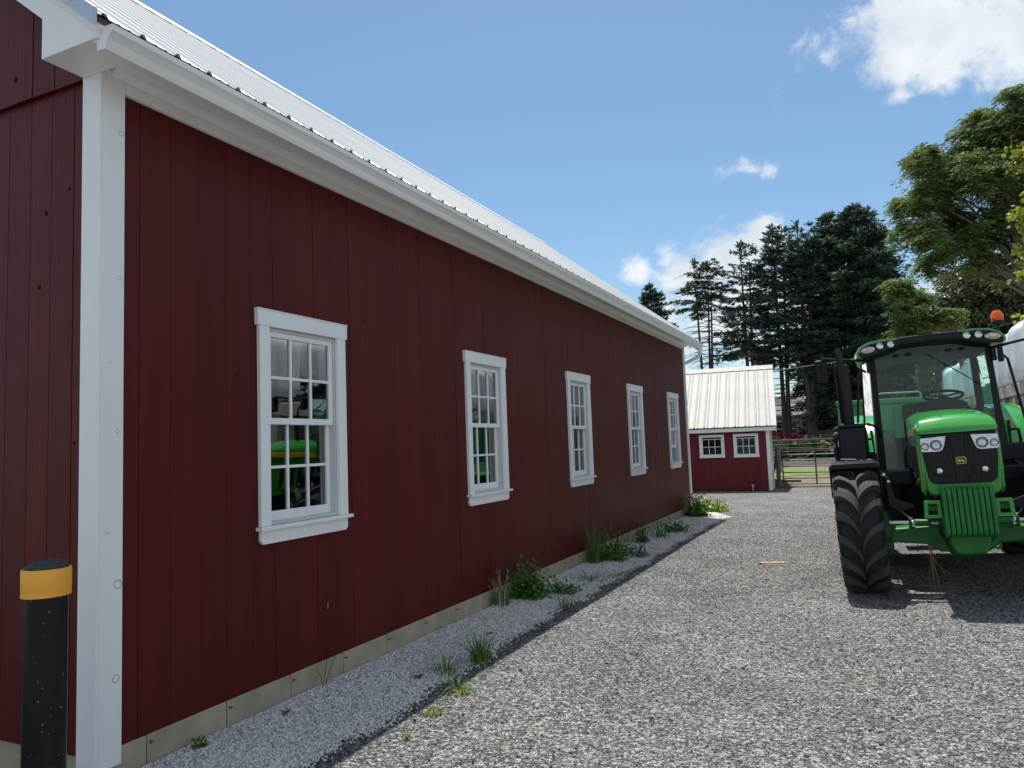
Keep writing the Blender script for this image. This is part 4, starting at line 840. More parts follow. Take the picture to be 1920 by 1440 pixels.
# ------------------------------------------------------------------ weeds and litter along the wall
def grass_tuft(name, label, loc, n, h, spread, seed, mat='weed_leaf', wid=.0042, cat='grass tuft', seedheads=0, lean=.5):
    g = np.random.default_rng(seed); V = []; F = []; T = []; n = int(n * 1.4)
    for i in range(n):
        a = g.uniform(0, 2 * PI); l = h * g.uniform(.25, 1.15); le = lean * g.uniform(.3, 2.2); r0 = spread * g.random() ** .7; bx, by = math.cos(a) * r0 * .5, math.sin(a) * r0 * .5
        w_ = wid * g.uniform(.6, 1.3); tn = g.uniform(.6, 1.5); k = 5; b0 = len(V); sx, sy = -math.sin(a) * w_, math.cos(a) * w_
        for j in range(k + 1):
            t = j / k; out_ = le * l * t * t; up = l * (t - .35 * le * t * t * t); ww = (1 - t) ** .6 if j < k else .02
            px, py = bx + math.cos(a) * out_, by + math.sin(a) * out_; up -= max(0, le - .9) * l * .5 * t ** 3; V += [(px - sx * ww, py - sy * ww, max(up, .004)), (px + sx * ww, py + sy * ww, max(up, .004))]; T += [(tn * 1.1, tn, tn)] * 2
        F += [(b0 + 2*j, b0 + 2*j + 1, b0 + 2*j + 3, b0 + 2*j + 2) for j in range(k)]
    t_ = thing(name, label, cat, loc); o = link('blades', np_mesh('blades', np.array(V), np.array(F), np.array(T)), mat, t_); o['kind'] = 'stuff'; return t_
def SZ(x, y): return float(strip_z(x, y)) - .002
M['straw'] = pbr('dry_straw', (.46, .36, .20), rough=.8, var=.25, attr=None)
M['dry_weed'] = pbr('dry_weed', (.34, .31, .18), rough=.8, var=.3, attr='tint')
M['lime_leaf'] = pbr('lime_leaf', (.25, .34, .06), rough=.5, var=.3, vscale=12, attr='tint', trans=.3)
clump('weed', 'round bright green leafy weed against the foundation', 'weed', (-3.27, 7.2, SZ(-3.27, 7.2)), .22, .36, 1500, .045, .03, 'weed_leaf', 51)
clump('weed', 'low green weed trailing just right of the round leafy one', 'weed', (-3.02, 7.55, SZ(-3.02, 7.55)), .20, .12, 380, .04, .022, 'weed_leaf', 52)
grass_tuft('weed', 'thin brownish weed leaning left of the round leafy one', (-3.36, 6.72, SZ(-3.36, 6.72)), 46, .42, .14, 53, 'dry_weed', .003, 'weed', lean=.35)
clump('weed', 'wispy dark green weed hugging the wall left of the round one', 'weed', (-3.38, 6.78, SZ(-3.38, 6.78)), .08, .30, 220, .045, .018, 'weed_leaf', 54)
grass_tuft('grass_tuft', 'tall bright grass tuft at the edge of the pale stone strip', (-2.70, 5.03, SZ(-2.70, 5.03)), 85, .27, .16, 55)
grass_tuft('grass_tuft', 'sparser darker grass tuft left of the tall bright one', (-2.82, 4.72, SZ(-2.82, 4.72)), 40, .20, .16, 56, lean=.9)
grass_tuft('grass_tuft', 'small grass tuft half in shade half in sun below the others', (-2.56, 4.42, SZ(-2.56, 4.42)), 22, .13, .08, 57, lean=.9)
clump('weed', 'flat yellow-green weed lying in the sun on the gravel', 'weed', (-2.50, 4.38, SZ(-2.50, 4.38)), .08, .03, 90, .03, .014, 'lime_leaf', 58)
clump('weed', 'yellow-green sprig on sunlit gravel, larger of the two near the foreground', 'weed', (-2.47, 3.99, SZ(-2.4, 3.99)), .055, .03, 60, .026, .014, 'lime_leaf', 59)
clump('weed', 'tiny yellow-green sprig nearest the bottom edge', 'weed', (-2.43, 3.63, SZ(-2.4, 3.63)), .022, .02, 26, .02, .011, 'lime_leaf', 60)
clump('weed', 'tiny green seedling by the foundation near the corner board', 'weed', (-3.38, 3.04, SZ(-3.38, 3.04)), .035, .05, 60, .028, .018, 'weed_leaf', 61)
grass_tuft('weed', 'tall grass weed against the foundation below the third window', (-3.33, 9.45, SZ(-3.33, 9.45)), 90, .55, .22, 62, lean=.22)
clump('weed', 'bushy dark weed right of the tall grass weed', 'weed', (-3.18, 9.75, SZ(-3.18, 9.75)), .27, .42, 1000, .05, .024, 'weed_leaf', 63)
clump('weed', 'thin spreading weed right of the bushy dark one', 'weed', (-2.98, 10.2, SZ(-2.98, 10.2)), .22, .22, 260, .05, .02, 'weed_leaf', 64)
clump('weed', 'small upright green weed below the fourth window', 'weed', (-3.27, 11.5, SZ(-3.27, 11.5)), .12, .30, 300, .05, .024, 'weed_leaf', 65)
grass_tuft('weed', 'loose spreading grass weed below the fourth window', (-3.15, 12.2, SZ(-3.15, 12.2)), 60, .34, .3, 66, lean=.8)
clump('weed', 'low leafy weed between fourth and fifth windows', 'weed', (-3.1, 13.0, SZ(-3.1, 13.0)), .28, .17, 420, .06, .026, 'weed_leaf', 67)
clump('weed', 'dark leafy plant growing at the far corner of the barn', 'weed', (-3.22, 15.55, SZ(-3.22, 15.55)), .26, .42, 900, .075, .05, 'weed_leaf', 68)
clump('weed', 'sunlit bright weed just past the far corner of the barn', 'weed', (-3.1, 16.9, .01), .36, .30, 700, .06, .035, 'lime_leaf', 69)
grass_tuft('grass_tuft', 'flattened grass tuft in the middle of the pale strip below the second window', (-2.98, 8.35, SZ(-2.98, 8.35)), 46, .17, .3, 70, lean=1.2)
grass_tuft('grass_tuft', 'second flattened grass tuft near the dark edge of the strip', (-2.76, 8.7, SZ(-2.76, 8.7)), 40, .14, .3, 71, lean=1.2)
grass_tuft('grass_tuft', 'thin grass sprig standing on the dark gravel edge', (-2.75, 6.9, SZ(-2.75, 6.9)), 30, .26, .16, 72, lean=.6)
s_ = thing('dry_stalk', 'two thin dry stalks leaning against the barn wall', 'stalk', (-3.42, 4.12, SZ(-3.42, 4.12)))
mb = MB(); mb.tube([(0, 0, 0), (.01, .03, .2), (-.01, .05, .42), (-.02, .08, .52)], [.002, .002, .0015, .001], 5); mb.build('stem', 'dry_weed', s_)
mb = MB(); mb.tube([(.01, .0, 0), (.02, .10, .18), (.0, .19, .34), (-.01, .2, .37)], [.002, .002, .0015, .001], 5); mb.build('stem', 'dry_weed', s_)
mb = MB(); mb.tube([(-.02, .08, .5), (-.02, .085, .545)], [.004, .002], 5); mb.build('seed_head', 'straw', s_)
mb = MB(); mb.tube([(0, 0, .0), (.02, -.05, .08), (.02, -.09, .14)], [.002, .002, .001], 5); mb.build('stem', 'dry_weed', s_)
M['dead_leaf'] = pbr('dead_leaf', (.16, .055, .025), rough=.8, var=.3)
for (x, y, r, lab) in [(-3.29, 3.61, .03, 'small curled brown leaf nearest the corner on the pale stones'), (-2.94, 4.54, .042, 'larger lobed brown leaf on the pale stones beside the dark edge'), (-3.0, 5.75, .03, 'brown leaf farther along the pale stone strip')]:
    v = [(0, 0, .018)]; nn = 12
    for i in range(nn): a = 2 * PI * i / nn; q = r * (1.15 if i % 2 else .55); v.append((q * math.cos(a), q * math.sin(a), .012 + .014 * math.sin(2 * a)))
    o = MB().add(v, [(0, 1 + i, 1 + (i + 1) % nn) for i in range(nn)]).build('dead_leaf', 'dead_leaf', at=(x, y, SZ(x, y) + .004)); tag(o, lab, 'leaf')
# straw scattered on the gravel
g = np.random.default_rng(77); mb = MB()
for i in range(210):
    if i < 120: x, y = g.uniform(-2.0, 1.3), 3.0 + 7 * g.random()
    else: cx, cy, r_ = [(-.55, 6.0, .25), (-.2, 4.7, .3), (.2, 5.2, .2), (.7, 6.4, .3), (-1.2, 5.1, .2), (.55, 8.7, .2)][i % 6]; x, y = cx + g.normal(0, r_), cy + g.normal(0, r_)
    a = g.uniform(0, PI); l = g.uniform(.03, .14) * (2.1 if g.random() < .06 else 1); z = float(ground_z(x, y)) + .010
    b = a + g.normal(0, .35); mb.tube([(x, y, z), (x + .5 * l * math.cos(a), y + .5 * l * math.sin(a), z + .006), (x + .5 * l * (math.cos(a) + math.cos(b)), y + .5 * l * (math.sin(a) + math.sin(b)), z)], .0014, 3, cap=False)
o = mb.build('straw', 'straw', fix=False); tag(o, 'bits of dry straw strewn over the gravel', 'straw', kind='stuff')
# yellow paint mark sprayed on the gravel
M['paint_yellow'] = pbr('marking_paint', (.62, .42, .16), rough=.8, var=.25, vscale=30)
g = np.random.default_rng(78); n = 420; x = -1.33 + .32 * g.random(n); y = 10.05 + .2 * (x + 1.33) + g.normal(0, .03, n)
s = np.full(n, .009); pb = pebbles
rng = np.random.default_rng(79)
pb('paint_mark', np.stack([x, y, ground_z(x, y) + .006], -1), s, np.tile([[.66, .46, .20]], (n, 1)) * g.uniform(.6, 1.15, (n, 1)), 'stone_dark', 'faded yellow-orange paint dash sprayed on the gravel')['category'] = 'paint mark'
# ------------------------------------------------------------------ tractor (origin on the ground under the front axle, nose towards -Y)
M['green_paint'] = pbr('green_paint', (.030, .30, .036), rough=.22, var=.04, vscale=2, coat=.55, spec=.5)
M['green_cast'] = pbr('green_casting', (.015, .155, .030), rough=.45, var=.18, vscale=9, bump=.12, bscale=60, spec=.4)
M['yellow_paint'] = pbr('yellow_paint', (.70, .47, .02), rough=.3, var=.04, coat=.5)
M['black_plastic'] = pbr('black_plastic', (.008, .008, .009), rough=.42, var=.2, vscale=8, spec=.3)
M['black_matt'] = pbr('black_matt', (.010, .010, .011), rough=.6, var=.3, vscale=7)
M['blue_black'] = pbr('blue_black_panel', (.008, .010, .018), rough=.4, spec=.3, var=.1)
M['rubber'] = pbr('rubber', (.020, .021, .024), rough=.72, var=.22, vscale=6, bump=.12, bscale=80, spec=.35)
M['rubber_worn'] = pbr('rubber_dusty', (.052, .048, .046), rough=.85, var=.3, vscale=5, bump=.15, bscale=80)
M['steel'] = pbr('bright_steel', (.55, .55, .52), rough=.28, metal=.9, var=.1)
M['chrome'] = pbr('lamp_reflector', (.82, .83, .85), rough=.12, metal=1., var=.06, vscale=25, bump=.5, bscale=70)
M['lamp_lens'] = glass_mat('lamp_lens', (.96, .97, .98), 1.5)
M['signal_lens'] = pbr('signal_lens', (.62, .46, .42), rough=.12, metal=.3, var=.25, vscale=40, coat=1)
M['amber'] = pbr('amber_dome', (.95, .17, .008), rough=.12, var=.15, vscale=30, coat=1, trans=.4)
M['cab_glass'] = glass_mat('cab_glass', (.76, .97, .93), 1.42)
M['seat'] = pbr('seat_fabric', (.05, .05, .05), rough=.85, var=.2)
M['cab_grey'] = pbr('cab_grey', (.085, .085, .085), rough=.7, var=.15)
M['cab_beige'] = pbr('cab_beige', (.24, .21, .16), rough=.7, var=.12)
M['lime_badge'] = pbr('badge_yellow', (.55, .60, .06), rough=.35)
M['badge_green'] = pbr('badge_green', (.012, .10, .018), rough=.3, coat=.5)
M['red_part'] = pbr('red_part', (.45, .03, .02), rough=.4)
M['rim_yellow'] = M['yellow_paint']
tz = .034
tr = thing('tractor', 'large green farm tractor with a glazed cab, parked nose forward on the gravel', 'tractor', (.80, 8.5, tz), (0, -.040, 0))
def tp(mb, name, mat, parent=tr, **k): return mb.build(name, mat, parent, **k)
def mirror(v): return [(-p[0], p[1], p[2]) for p in v]

def tractor_wheel(cx, cy, R, W, rimR, nlug, lugh, name):
    """agricultural tyre: casing, chevron lugs, yellow rim and hub"""
    w2 = W / 2; Rc = R - lugh
    prof = [(rimR, -w2 * .72), (rimR + (Rc - rimR) * .30, -w2 * .98), (rimR + (Rc - rimR) * .62, -w2), (Rc - .05, -w2 * .93), (Rc - .012, -w2 * .80), (Rc, -w2 * .35), (Rc + .004, 0), (Rc, w2 * .35), (Rc - .012, w2 * .80), (Rc - .05, w2 * .93), (rimR + (Rc - rimR) * .62, w2), (rimR + (Rc - rimR) * .30, w2 * .98), (rimR, w2 * .72)]
    ty = tp(MB().lathe(prof, (cx, cy, R), 'x', 72), name, 'rubber', smooth=True)
    for side in (-1, 1):
        for i in range(nlug):
            a0 = 2 * PI * (i + (.5 if side > 0 else 0)) / nlug; mb = MB(); rings = []
            S = [(0.03, .02), (.12, .072), (.25, .122), (.45, .175), (.7, .218), (.93, .24), (1.0, .25), (1.02, .255)]
            for q, (s, da) in enumerate(S):
                x = side * w2 * s; tb_ = .036 + .012 * s; tt_ = .025 + .013 * s; a = a0 - da * (.42 / R + .80)
                rt = (R if s < .9 else R - .012 - .05 * (s - .9) * 8); rb = Rc - .02 if s < .8 else Rc - .07 - .1 * (s - .8)
                if q == len(S) - 1: rt = rb + .03
                def P(r_, d_): return (cx + x + (0 if r_ == rb else 0), cy + math.cos(a + d_ / r_) * r_, R + math.sin(a + d_ / r_) * r_)
                rings.append([P(rb, -tb_), P(rb, tb_), P(rt, tt_), P(rt, -tt_)])
            mb.loft(rings); mb.build('tread_lug', 'rubber_worn', ty, bevel=.006, seg=1)
    for s in (1, -1):
        rp = [(rimR + .012, s * w2 * .74), (rimR - .01, s * w2 * .70), (rimR - .03, s * w2 * .45), (rimR * .93, s * w2 * .20), (rimR * .55, s * w2 * .05), (rimR * .30, s * w2 * .12), (rimR * .28, s * w2 * .35), (0, s * w2 * .36)]
        MB().lathe(rp, (cx, cy, R), 'x', 36).build('rim', 'rim_yellow', ty, smooth=True)
    return ty
for s in (-1, 1): tractor_wheel(s * .88, 0, .62, .42, .33, 16, .050, 'front_wheel')
for s in (-1, 1): tractor_wheel(s * .875, 2.52, .86, .50, .48, 19, .052, 'rear_wheel')

# front fenders with stays
for s in (-1, 1):
    sec = [(-.235, -.085), (-.235, -.035), (-.185, 0), (.185, 0), (.235, -.035), (.235, -.085), (.225, -.085), (.225, -.04), (.18, -.012), (-.18, -.012), (-.225, -.04), (-.225, -.085)]
    rings = []
    for i in range(15):
        a = PI - math.radians(74 + i * 6.8); rings.append([(s * .88 + p[0], .02 + (.70 + p[1]) * math.cos(a), .62 + (.70 + p[1]) * math.sin(a)) for p in sec])
    tp(MB().loft(rings), 'front_fender', 'black_plastic', smooth=True)
    mb = MB(); mb.tube([(s * .60, .08, .70), (s * .62, .05, 1.0), (s * .66, .03, 1.22), (s * .72, .02, 1.31), (s * 1.0, .02, 1.33)], .018, 8); tp(mb, 'fender_stay', 'black_matt', smooth=True)
    # lead down from the front edge
    a = PI - math.radians(74); yb0 = .02 + .70 * math.cos(a); zb0_ = .62 + .70 * math.sin(a)
    mb = MB(); mb.prism([(s * .88 - .235, zb0_ - .02), (s * .88 - .19, zb0_ + .005), (s * .88 + .19, zb0_ + .005), (s * .88 + .235, zb0_ - .02), (s * .88 + .235, zb0_ - .045), (s * .88 - .235, zb0_ - .045)], 'y', yb0 - .02, yb0 + .01); tp(mb, 'fender_lip', 'black_plastic', bevel=.004)
    for q in (-.235, .225): tp(MB().prism([(yb0 - .02, zb0_ - .03), (yb0 + .30, zb0_ - .03), (yb0 + .20, zb0_ - .20), (yb0 + .02, zb0_ - .34), (yb0 - .03, zb0_ - .30)], 'x', s * .88 + q, s * .88 + q + .010), 'fender_skirt', 'black_plastic')
    for dx in (-.07, .07): tp(MB().lathe([(0, .012), (.012, .012), (.014, 0)], (s * .88 + dx, -.10, 1.315), 'z', 10), 'bolt', 'steel')

# front axle and steering
tp(MB().prism([(-.64, .50), (-.62, .63), (-.30, .65), (.30, .65), (.62, .63), (.64, .50), (.30, .475), (.20, .40), (-.20, .40), (-.30, .475)], 'y', -.13, .12), 'front_axle', 'green_cast', bevel=.02, seg=2)
tp(MB().lathe([(0, -.24), (.10, -.235), (.15, -.18), (.17, -.1), (.17, .2), (0, .2)], (0, 0, .50), 'y', 20), 'differential', 'green_cast', smooth=True)
for s in (-1, 1):
    mb = MB(); mb.lathe([(0, -.09), (.10, -.09), (.135, -.05), (.135, .05), (.10, .09), (0, .09)], (s * .66, 0, .60), 'x', 18); tp(mb, 'hub_housing', 'green_cast', smooth=True)
    tp(MB().prism([(s * .60, .42), (s * .70, .42), (s * .71, .80), (s * .61, .80)], 'y', -.09, .09), 'kingpin', 'green_cast', bevel=.02)
    mb = MB(); mb.tube([(s * .62, -.20, .70), (s * .36, -.21, .695)], .022, 10); tp(mb, 'tie_rod', 'steel', smooth=True)
    tp(MB().tube([(s * .40, -.212, .696), (s * .26, -.215, .692)], .034, 12), 'steering_cylinder', 'green_cast', smooth=True)
    tp(MB().tube([(s * .26, -.215, .692), (s * .20, -.215, .690)], .024, 10), 'cylinder_rod', 'steel', smooth=True)
    mb = MB(); mb.tube([(s * .44, -.24, .735), (s * .44, -.235, .66), (s * .42, -.20, .64)], .014, 8); mb.box(s * .40, s * .46, -.22, -.17, .625, .655); tp(mb, 'hydraulic_fitting', 'green_cast')
    tp(MB().lathe([(.018, -.012), (.040, -.012), (.040, .012), (.018, .012)], (s * .27, -.10, .455), 'y', 16, closed=True), 'tie_down_ring', 'green_cast', smooth=True)
    # black stay brackets and hoses beside the frame
    tp(MB().prism([(s * .60, .86), (s * .62, 1.14), (s * .58, 1.15), (s * .54, .92), (s * .40, .865), (s * .38, .84), (s * .52, .80)], 'y', -.16, -.13), 'stay_bracket', 'blue_black', bevel=.004)
    mb = MB(); mb.tube([(s * .62, -.17, 1.20), (s * .615, -.18, .98), (s * .62, -.19, .80), (s * .58, -.2, .72)], .010, 6); tp(mb, 'hydraulic_hose', 'black_plastic', smooth=True)
    mb = MB(); mb.tube([(s * .50, -.15, .80), (s * .46, -.19, .76), (s * .43, -.22, .74), (s * .40, -.24, .71)], .009, 6); tp(mb, 'brake_pipe', 'steel', smooth=True)
    tp(MB().lathe([(0, -.014), (.016, -.012), (.018, 0)], (s * .62, -.17, 1.17), 'y', 10), 'bolt', 'steel')
    tp(MB().lathe([(0, -.014), (.014, -.012), (.016, 0)], (s * .585, -.165, 1.10), 'y', 10), 'bolt', 'steel')
# frame, engine block and clutter under the bonnet
tp(MB().box(-.20, .20, -.62, 1.6, .56, .82), 'chassis_frame', 'black_matt', bevel=.02)
tp(MB().box(-.24, .24, -.48, 1.2, .83, 1.45), 'engine', 'black_matt', bevel=.03)
tp(MB().box(-.16, .16, -.78, -.60, .62, .95), 'front_support', 'green_cast', bevel=.015)
tp(MB().prism([(-.11, .46), (.11, .46), (.15, .53), (.17, .66), (-.17, .66), (-.15, .53)], 'y', -.72, -.30), 'support_casting', 'green_cast', bevel=.02)
tp(MB().box(-.66, .66, 1.15, 2.7, .55, 1.05), 'transmission', 'black_matt', bevel=.03)
for i in range(16):
    s = random.choice((-1, 1)); y = random.uniform(-.35, .9); z = random.uniform(.88, 1.35); r = random.uniform(.012, .03)
    tp(MB().tube([(s * .25, y, z), (s * (.28 + .05 * random.random()), y + .1, z - .08), (s * .30, y + .25, z - random.uniform(0, .25))], r, 8), random.choice(('hose', 'pipe')), random.choice(('black_plastic', 'black_matt', 'cab_grey')), smooth=True)
# left: tank with steps; both sides
for s in (-1, 1):
    tp(MB().prism([(1.05, .55), (2.0, .55), (2.0, 1.10), (1.05, 1.10)], 'x', s * .42, s * .76), 'fuel_tank', 'blue_black', bevel=.04, seg=3)
    for k_ in range(3): tp(MB().box(s * .78, s * .98, 1.35, 1.75, .45 + .25 * k_, .475 + .25 * k_), 'step', 'black_matt')
    tp(MB().box(s * .97, s * .99, 1.36, 1.40, .40, 1.1), 'step_side', 'black_matt')
    tp(MB().box(s * .34, s * .66, .55, 1.12, 1.02, 1.16), 'battery_box', 'blue_black', bevel=.015)
# right-hand horizontal black beam seen beside the bonnet
tp(MB().box(.36, 1.04, .86, 1.0, 1.20, 1.38), 'toolbox', 'blue_black', bevel=.015)

# front weights
for i in range(10):
    x0 = -.200 + i * .0402
    pr = [(-.955, .70), (-.945, .665), (-.91, .645), (-.80, .62), (-.66, .62), (-.66, .93), (-.78, .93), (-.78, 1.02), (-.83, 1.062), (-.90, 1.065), (-.935, 1.045), (-.952, 1.00)]
    tp(MB().prism(pr, 'x', x0 + .0025, x0 + .0377), 'front_weight', 'green_cast', bevel=.008, seg=3)
for s in (-1, 1):
    o0, o1 = (.205, .345); pr = [(s * o0, .80), (s * o1, .80), (s * (o1 - .01), .955), (s * o0, .955)]
    v = [(x, yy, z) for yy in (-.86, -.80) for x, z in (pr + [(s * (o0 + .03), .83), (s * (o1 - .035), .83), (s * (o1 - .04), .925), (s * (o0 + .03), .925)])]
    f = []
    for i_ in range(4):
        j_ = (i_ + 1) % 4; f += [(i_, j_, 4 + j_, 4 + i_), (8 + i_, 8 + j_, 12 + j_, 12 + i_), (i_, j_, 8 + j_, 8 + i_), (4 + i_, 4 + j_, 12 + j_, 12 + i_)]
    tp(MB().add(v, f), 'weight_bracket', 'green_paint', bevel=.004)
    tp(MB().box(s * .17, s * .33, -.80, -.70, .86, .90), 'bracket_arm', 'green_cast')

# bonnet
def hood_ring(y, wb, zb_, wm, zm, wt, zt, zc):
    h = [(wb, zb_), (wm, zm), (wm - .012, zm + (zt - zm) * .45), (wt, zt), (wt * .62, zt + (zc - zt) * .72), (wt * .25, zc)]
    return [(-x, y, z) for x, z in h] + [(x, y, z) for x, z in reversed(h)]
rings = [hood_ring(-.775, .300, 1.545, .302, 1.558, .296, 1.567, 1.575), hood_ring(-.762, .308, 1.540, .311, 1.575, .300, 1.590, 1.600), hood_ring(-.700, .311, 1.535, .314, 1.600, .285, 1.652, 1.668), hood_ring(-.672, .312, 1.53, .316, 1.61, .268, 1.672, 1.690),
         hood_ring(-.45, .316, 1.50, .320, 1.63, .262, 1.700, 1.722), hood_ring(-.1, .318, 1.47, .322, 1.65, .262, 1.728, 1.752), hood_ring(.4, .320, 1.45, .324, 1.67, .262, 1.752, 1.776), hood_ring(.95, .318, 1.45, .322, 1.68, .255, 1.762, 1.785)]
tp(MB().loft(rings), 'bonnet', 'green_paint', smooth=True)
# raised seam lines and centre crease on the bonnet top
for s in (-1, 1): tp(MB().tube([(s * .10, -.655, 1.6935), (s * .16, -.40, 1.7185), (s * .20, .0, 1.745), (s * .21, .5, 1.768), (s * .20, .93, 1.778)], .004, 6), 'bonnet_crease', 'green_paint', smooth=True)
tp(MB().box(-.012, .012, .10, .13, 1.752, 1.762), 'bonnet_latch', 'black_plastic')
for s in (-1, 1):
    # side panels: yellow stripe, black louvres, green lower flank
    pr = [(-.735, 1.46), (-.70, 1.53), (.93, 1.455), (.93, 1.12), (.2, 1.06), (-.30, 1.00), (-.62, .99), (-.70, 1.04), (-.745, 1.20)]
    tp(MB().prism(pr, 'x', s * .285, s * .317), 'side_panel', 'green_paint', bevel=.008)
    pr = [(-.60, 1.60), (-.40, 1.545), (.93, 1.50), (.93, 1.56), (-.3, 1.615)]
    tp(MB().prism(pr, 'x', s * .314, s * .3245), 'yellow_stripe', 'yellow_paint', bevel=.002, seg=1)
    for i in range(7):
        y = -.30 + i * .14; tp(MB().prism([(y, 1.13), (y + .07, 1.13), (y + .13, 1.43), (y + .06, 1.43)], 'x', s * .3175, s * .3225), 'louvre', 'black_plastic')
    tp(MB().prism([(-.62, 1.02), (-.56, 1.02), (-.66, 1.44), (-.72, 1.44)], 'x', s * .3175, s * .320), 'pale_strip', 'lime_badge')
# green nose surround and black grille
def nose(hw, z0, z1, c, n=8):
    """closed outline in x,z: square top, rounded and narrowing bottom"""
    pts = [(-hw, z1), (-hw * .995, z1 - (z1 - z0) * .45), (-hw * .93, z0 + c * 1.2)]
    for i in range(n + 1): a = PI + PI / 2 * i / n; pts.append((-hw * .93 + c + c * math.cos(a), z0 + c + c * math.sin(a)))
    return pts + [(-x, z) for x, z in reversed(pts)]
tp(MB().prism(nose(.308, .985, 1.54, .07), 'y', -.745, -.62), 'nose_surround', 'green_paint', bevel=.018, seg=3)
gr = tp(MB().prism(nose(.290, 1.090, 1.538, .075), 'y', -.762, -.70), 'grille', 'black_plastic', bevel=.008, seg=2)
for s in (-1, 1):
    for i in range(5): MB().box(s * (.07 + i * .042), s * (.082 + i * .042), -.768, -.7622, 1.30, 1.375).build('grille_bar', 'black_matt', gr)
    for i in range(5): MB().box(s * (.07 + i * .038), s * (.080 + i * .038), -.768, -.7622, 1.115, 1.165).build('grille_bar', 'black_matt', gr)
    MB().prism([(s * .055, 1.535), (s * .085, 1.535), (s * .055, 1.40), (s * .055, 1.11), (s * .04, 1.11), (s * .04, 1.42)], 'y', -.770, -.7623).build('grille_rib', 'black_plastic', gr, bevel=.003)
    pr = [(s * .085, 1.245), (s * .262, 1.255), (s * .262, 1.235), (s * .20, 1.165), (s * .13, 1.158), (s * .085, 1.175)]
    MB().prism(pr, 'y', -.776, -.7625).build('fog_lamp_surround', 'black_plastic', gr, bevel=.004)
    fl = MB().lathe([(0, -.778), (.026, -.780), (.034, -.7835), (.036, -.776)], (s * .175, 0, 1.207), 'y', 20).build('fog_lamp_bezel', 'black_matt', gr, smooth=True)
    MB().lathe([(0, -.788), (.016, -.786), (.0255, -.779)], (s * .175, 0, 1.207), 'y', 20).build('fog_lamp', 'chrome', gr, smooth=True)
    pr = [(s * .095, 1.516), (s * .300, 1.506), (s * .304, 1.395), (s * .285, 1.383), (s * .165, 1.380), (s * .135, 1.390), (s * .115, 1.435)]
    hl = tp(MB().prism(pr, 'y', -.774, -.764), 'headlight', 'chrome', bevel=.003)
    hl['label'] = 'clear wide headlamp with two round lamps inside'
    lens = [(x * .999, z) for x, z in pr]
    MB().prism(pr, 'y', -.797, -.7945).build('headlight_lens', 'lamp_lens', hl)
    n_ = len(pr); v = [(x, -.7735, z) for x, z in pr] + [(x, -.7945, z) for x, z in pr]
    for (lx, lz, r) in ((s * .178, 1.440, .044), (s * .268, 1.432, .031)):
        MB().lathe([(r, -.792), (r * .9, -.790), (r * .62, -.777), (r * .30, -.7755), (r * .28, -.786), (0, -.788)], (lx, 0, lz), 'y', 24).build('reflector', 'chrome', hl, smooth=True)
        MB().lathe([(r * .98, -.7925), (r * 1.06, -.791), (r * 1.06, -.7745), (r * .98, -.7745)], (lx, 0, lz), 'y', 24, closed=True).build('lamp_ring', 'cab_grey', hl, smooth=True)
# badge: rounded yellow-edged shield with a leaping deer
def rrect(hw, hh, c, y0, y1):
    pts = []
    for cx_, cz_, a0 in ((hw - c, hh - c, 0), (-hw + c, hh - c, PI / 2), (-hw + c, -hh + c, PI), (hw - c, -hh + c, 1.5 * PI)):
        pts += [(cx_ + c * math.cos(a0 + PI / 2 * i / 4), 1.292 + cz_ + c * math.sin(a0 + PI / 2 * i / 4)) for i in range(5)]
    return MB().prism(pts, 'y', y0, y1)
bd = tp(rrect(.041, .0315, .014, -.782, -.7625), 'badge', 'lime_badge', bevel=.001)
rrect(.0365, .027, .011, -.7835, -.7815).build('badge_field', 'badge_green', bd)
deer = [(-30,-2),(-27,1),(-22,2),(-19,5),(-21,10),(-18,9),(-17,13),(-14,9),(-14,5),(-10,3),(0,4),(12,3),(19,-1),(22,1),(20,-4),(28,-12),(26,-13),(16,-8),(18,-14),(15,-14),(11,-7),(2,-4),(-6,-5),(-14,-11),(-24,-12),(-23,-10),(-15,-8),(-11,-4),(-16,-5),(-24,-8),(-25,-6),(-17,-2),(-19,0),(-24,-2)]
MB().prism([(x * .00105, 1.293 + z * .00125) for x, z in deer], 'y', -.7855, -.7838).build('deer', 'lime_badge', bd, fix=True)

# exhaust stack and black after-treatment box on the left
tp(MB().prism([(-1.01, .30), (-.74, .30), (-.72, .40), (-.72, .62), (-.99, .62), (-1.01, .55)], 'z', 1.22, 1.665), 'exhaust_housing', 'blue_black', bevel=.02, seg=3)
tp(MB().box(-1.0, -.735, .29, .63, 1.666, 1.70), 'housing_lid', 'blue_black', bevel=.01)
for dx in (-.95, -.80): tp(MB().lathe([(0, .012), (.012, .010), (.013, 0)], (dx, .34, 1.701), 'z', 8), 'bolt', 'steel')
tp(MB().lathe([(.066, 1.70), (.068, 1.72), (.070, 1.9), (.073, 2.33), (.070, 2.345), (.055, 2.352), (0, 2.352)], (-.90, .42, 0), 'z', 28), 'exhaust_stack', 'black_plastic', smooth=True)
tp(MB().tube([(-.905, .42, 2.35), (-.91, .42, 2.45), (-.93, .44, 2.53)], [.034, .034, .036], 14), 'exhaust_tip', 'black_matt', smooth=True)
mb = MB(); mb.tube([(-.71, .6, 1.69), (-.62, .9, 1.66), (-.60, 1.05, 1.55)], .016, 8); tp(mb, 'pipe', 'black_plastic', smooth=True)
mb = MB(); mb.tube([(-1.02, .35, 1.56), (-1.035, .35, 1.5), (-1.03, .36, 1.25)], .012, 8); tp(mb, 'pipe', 'black_plastic', smooth=True)

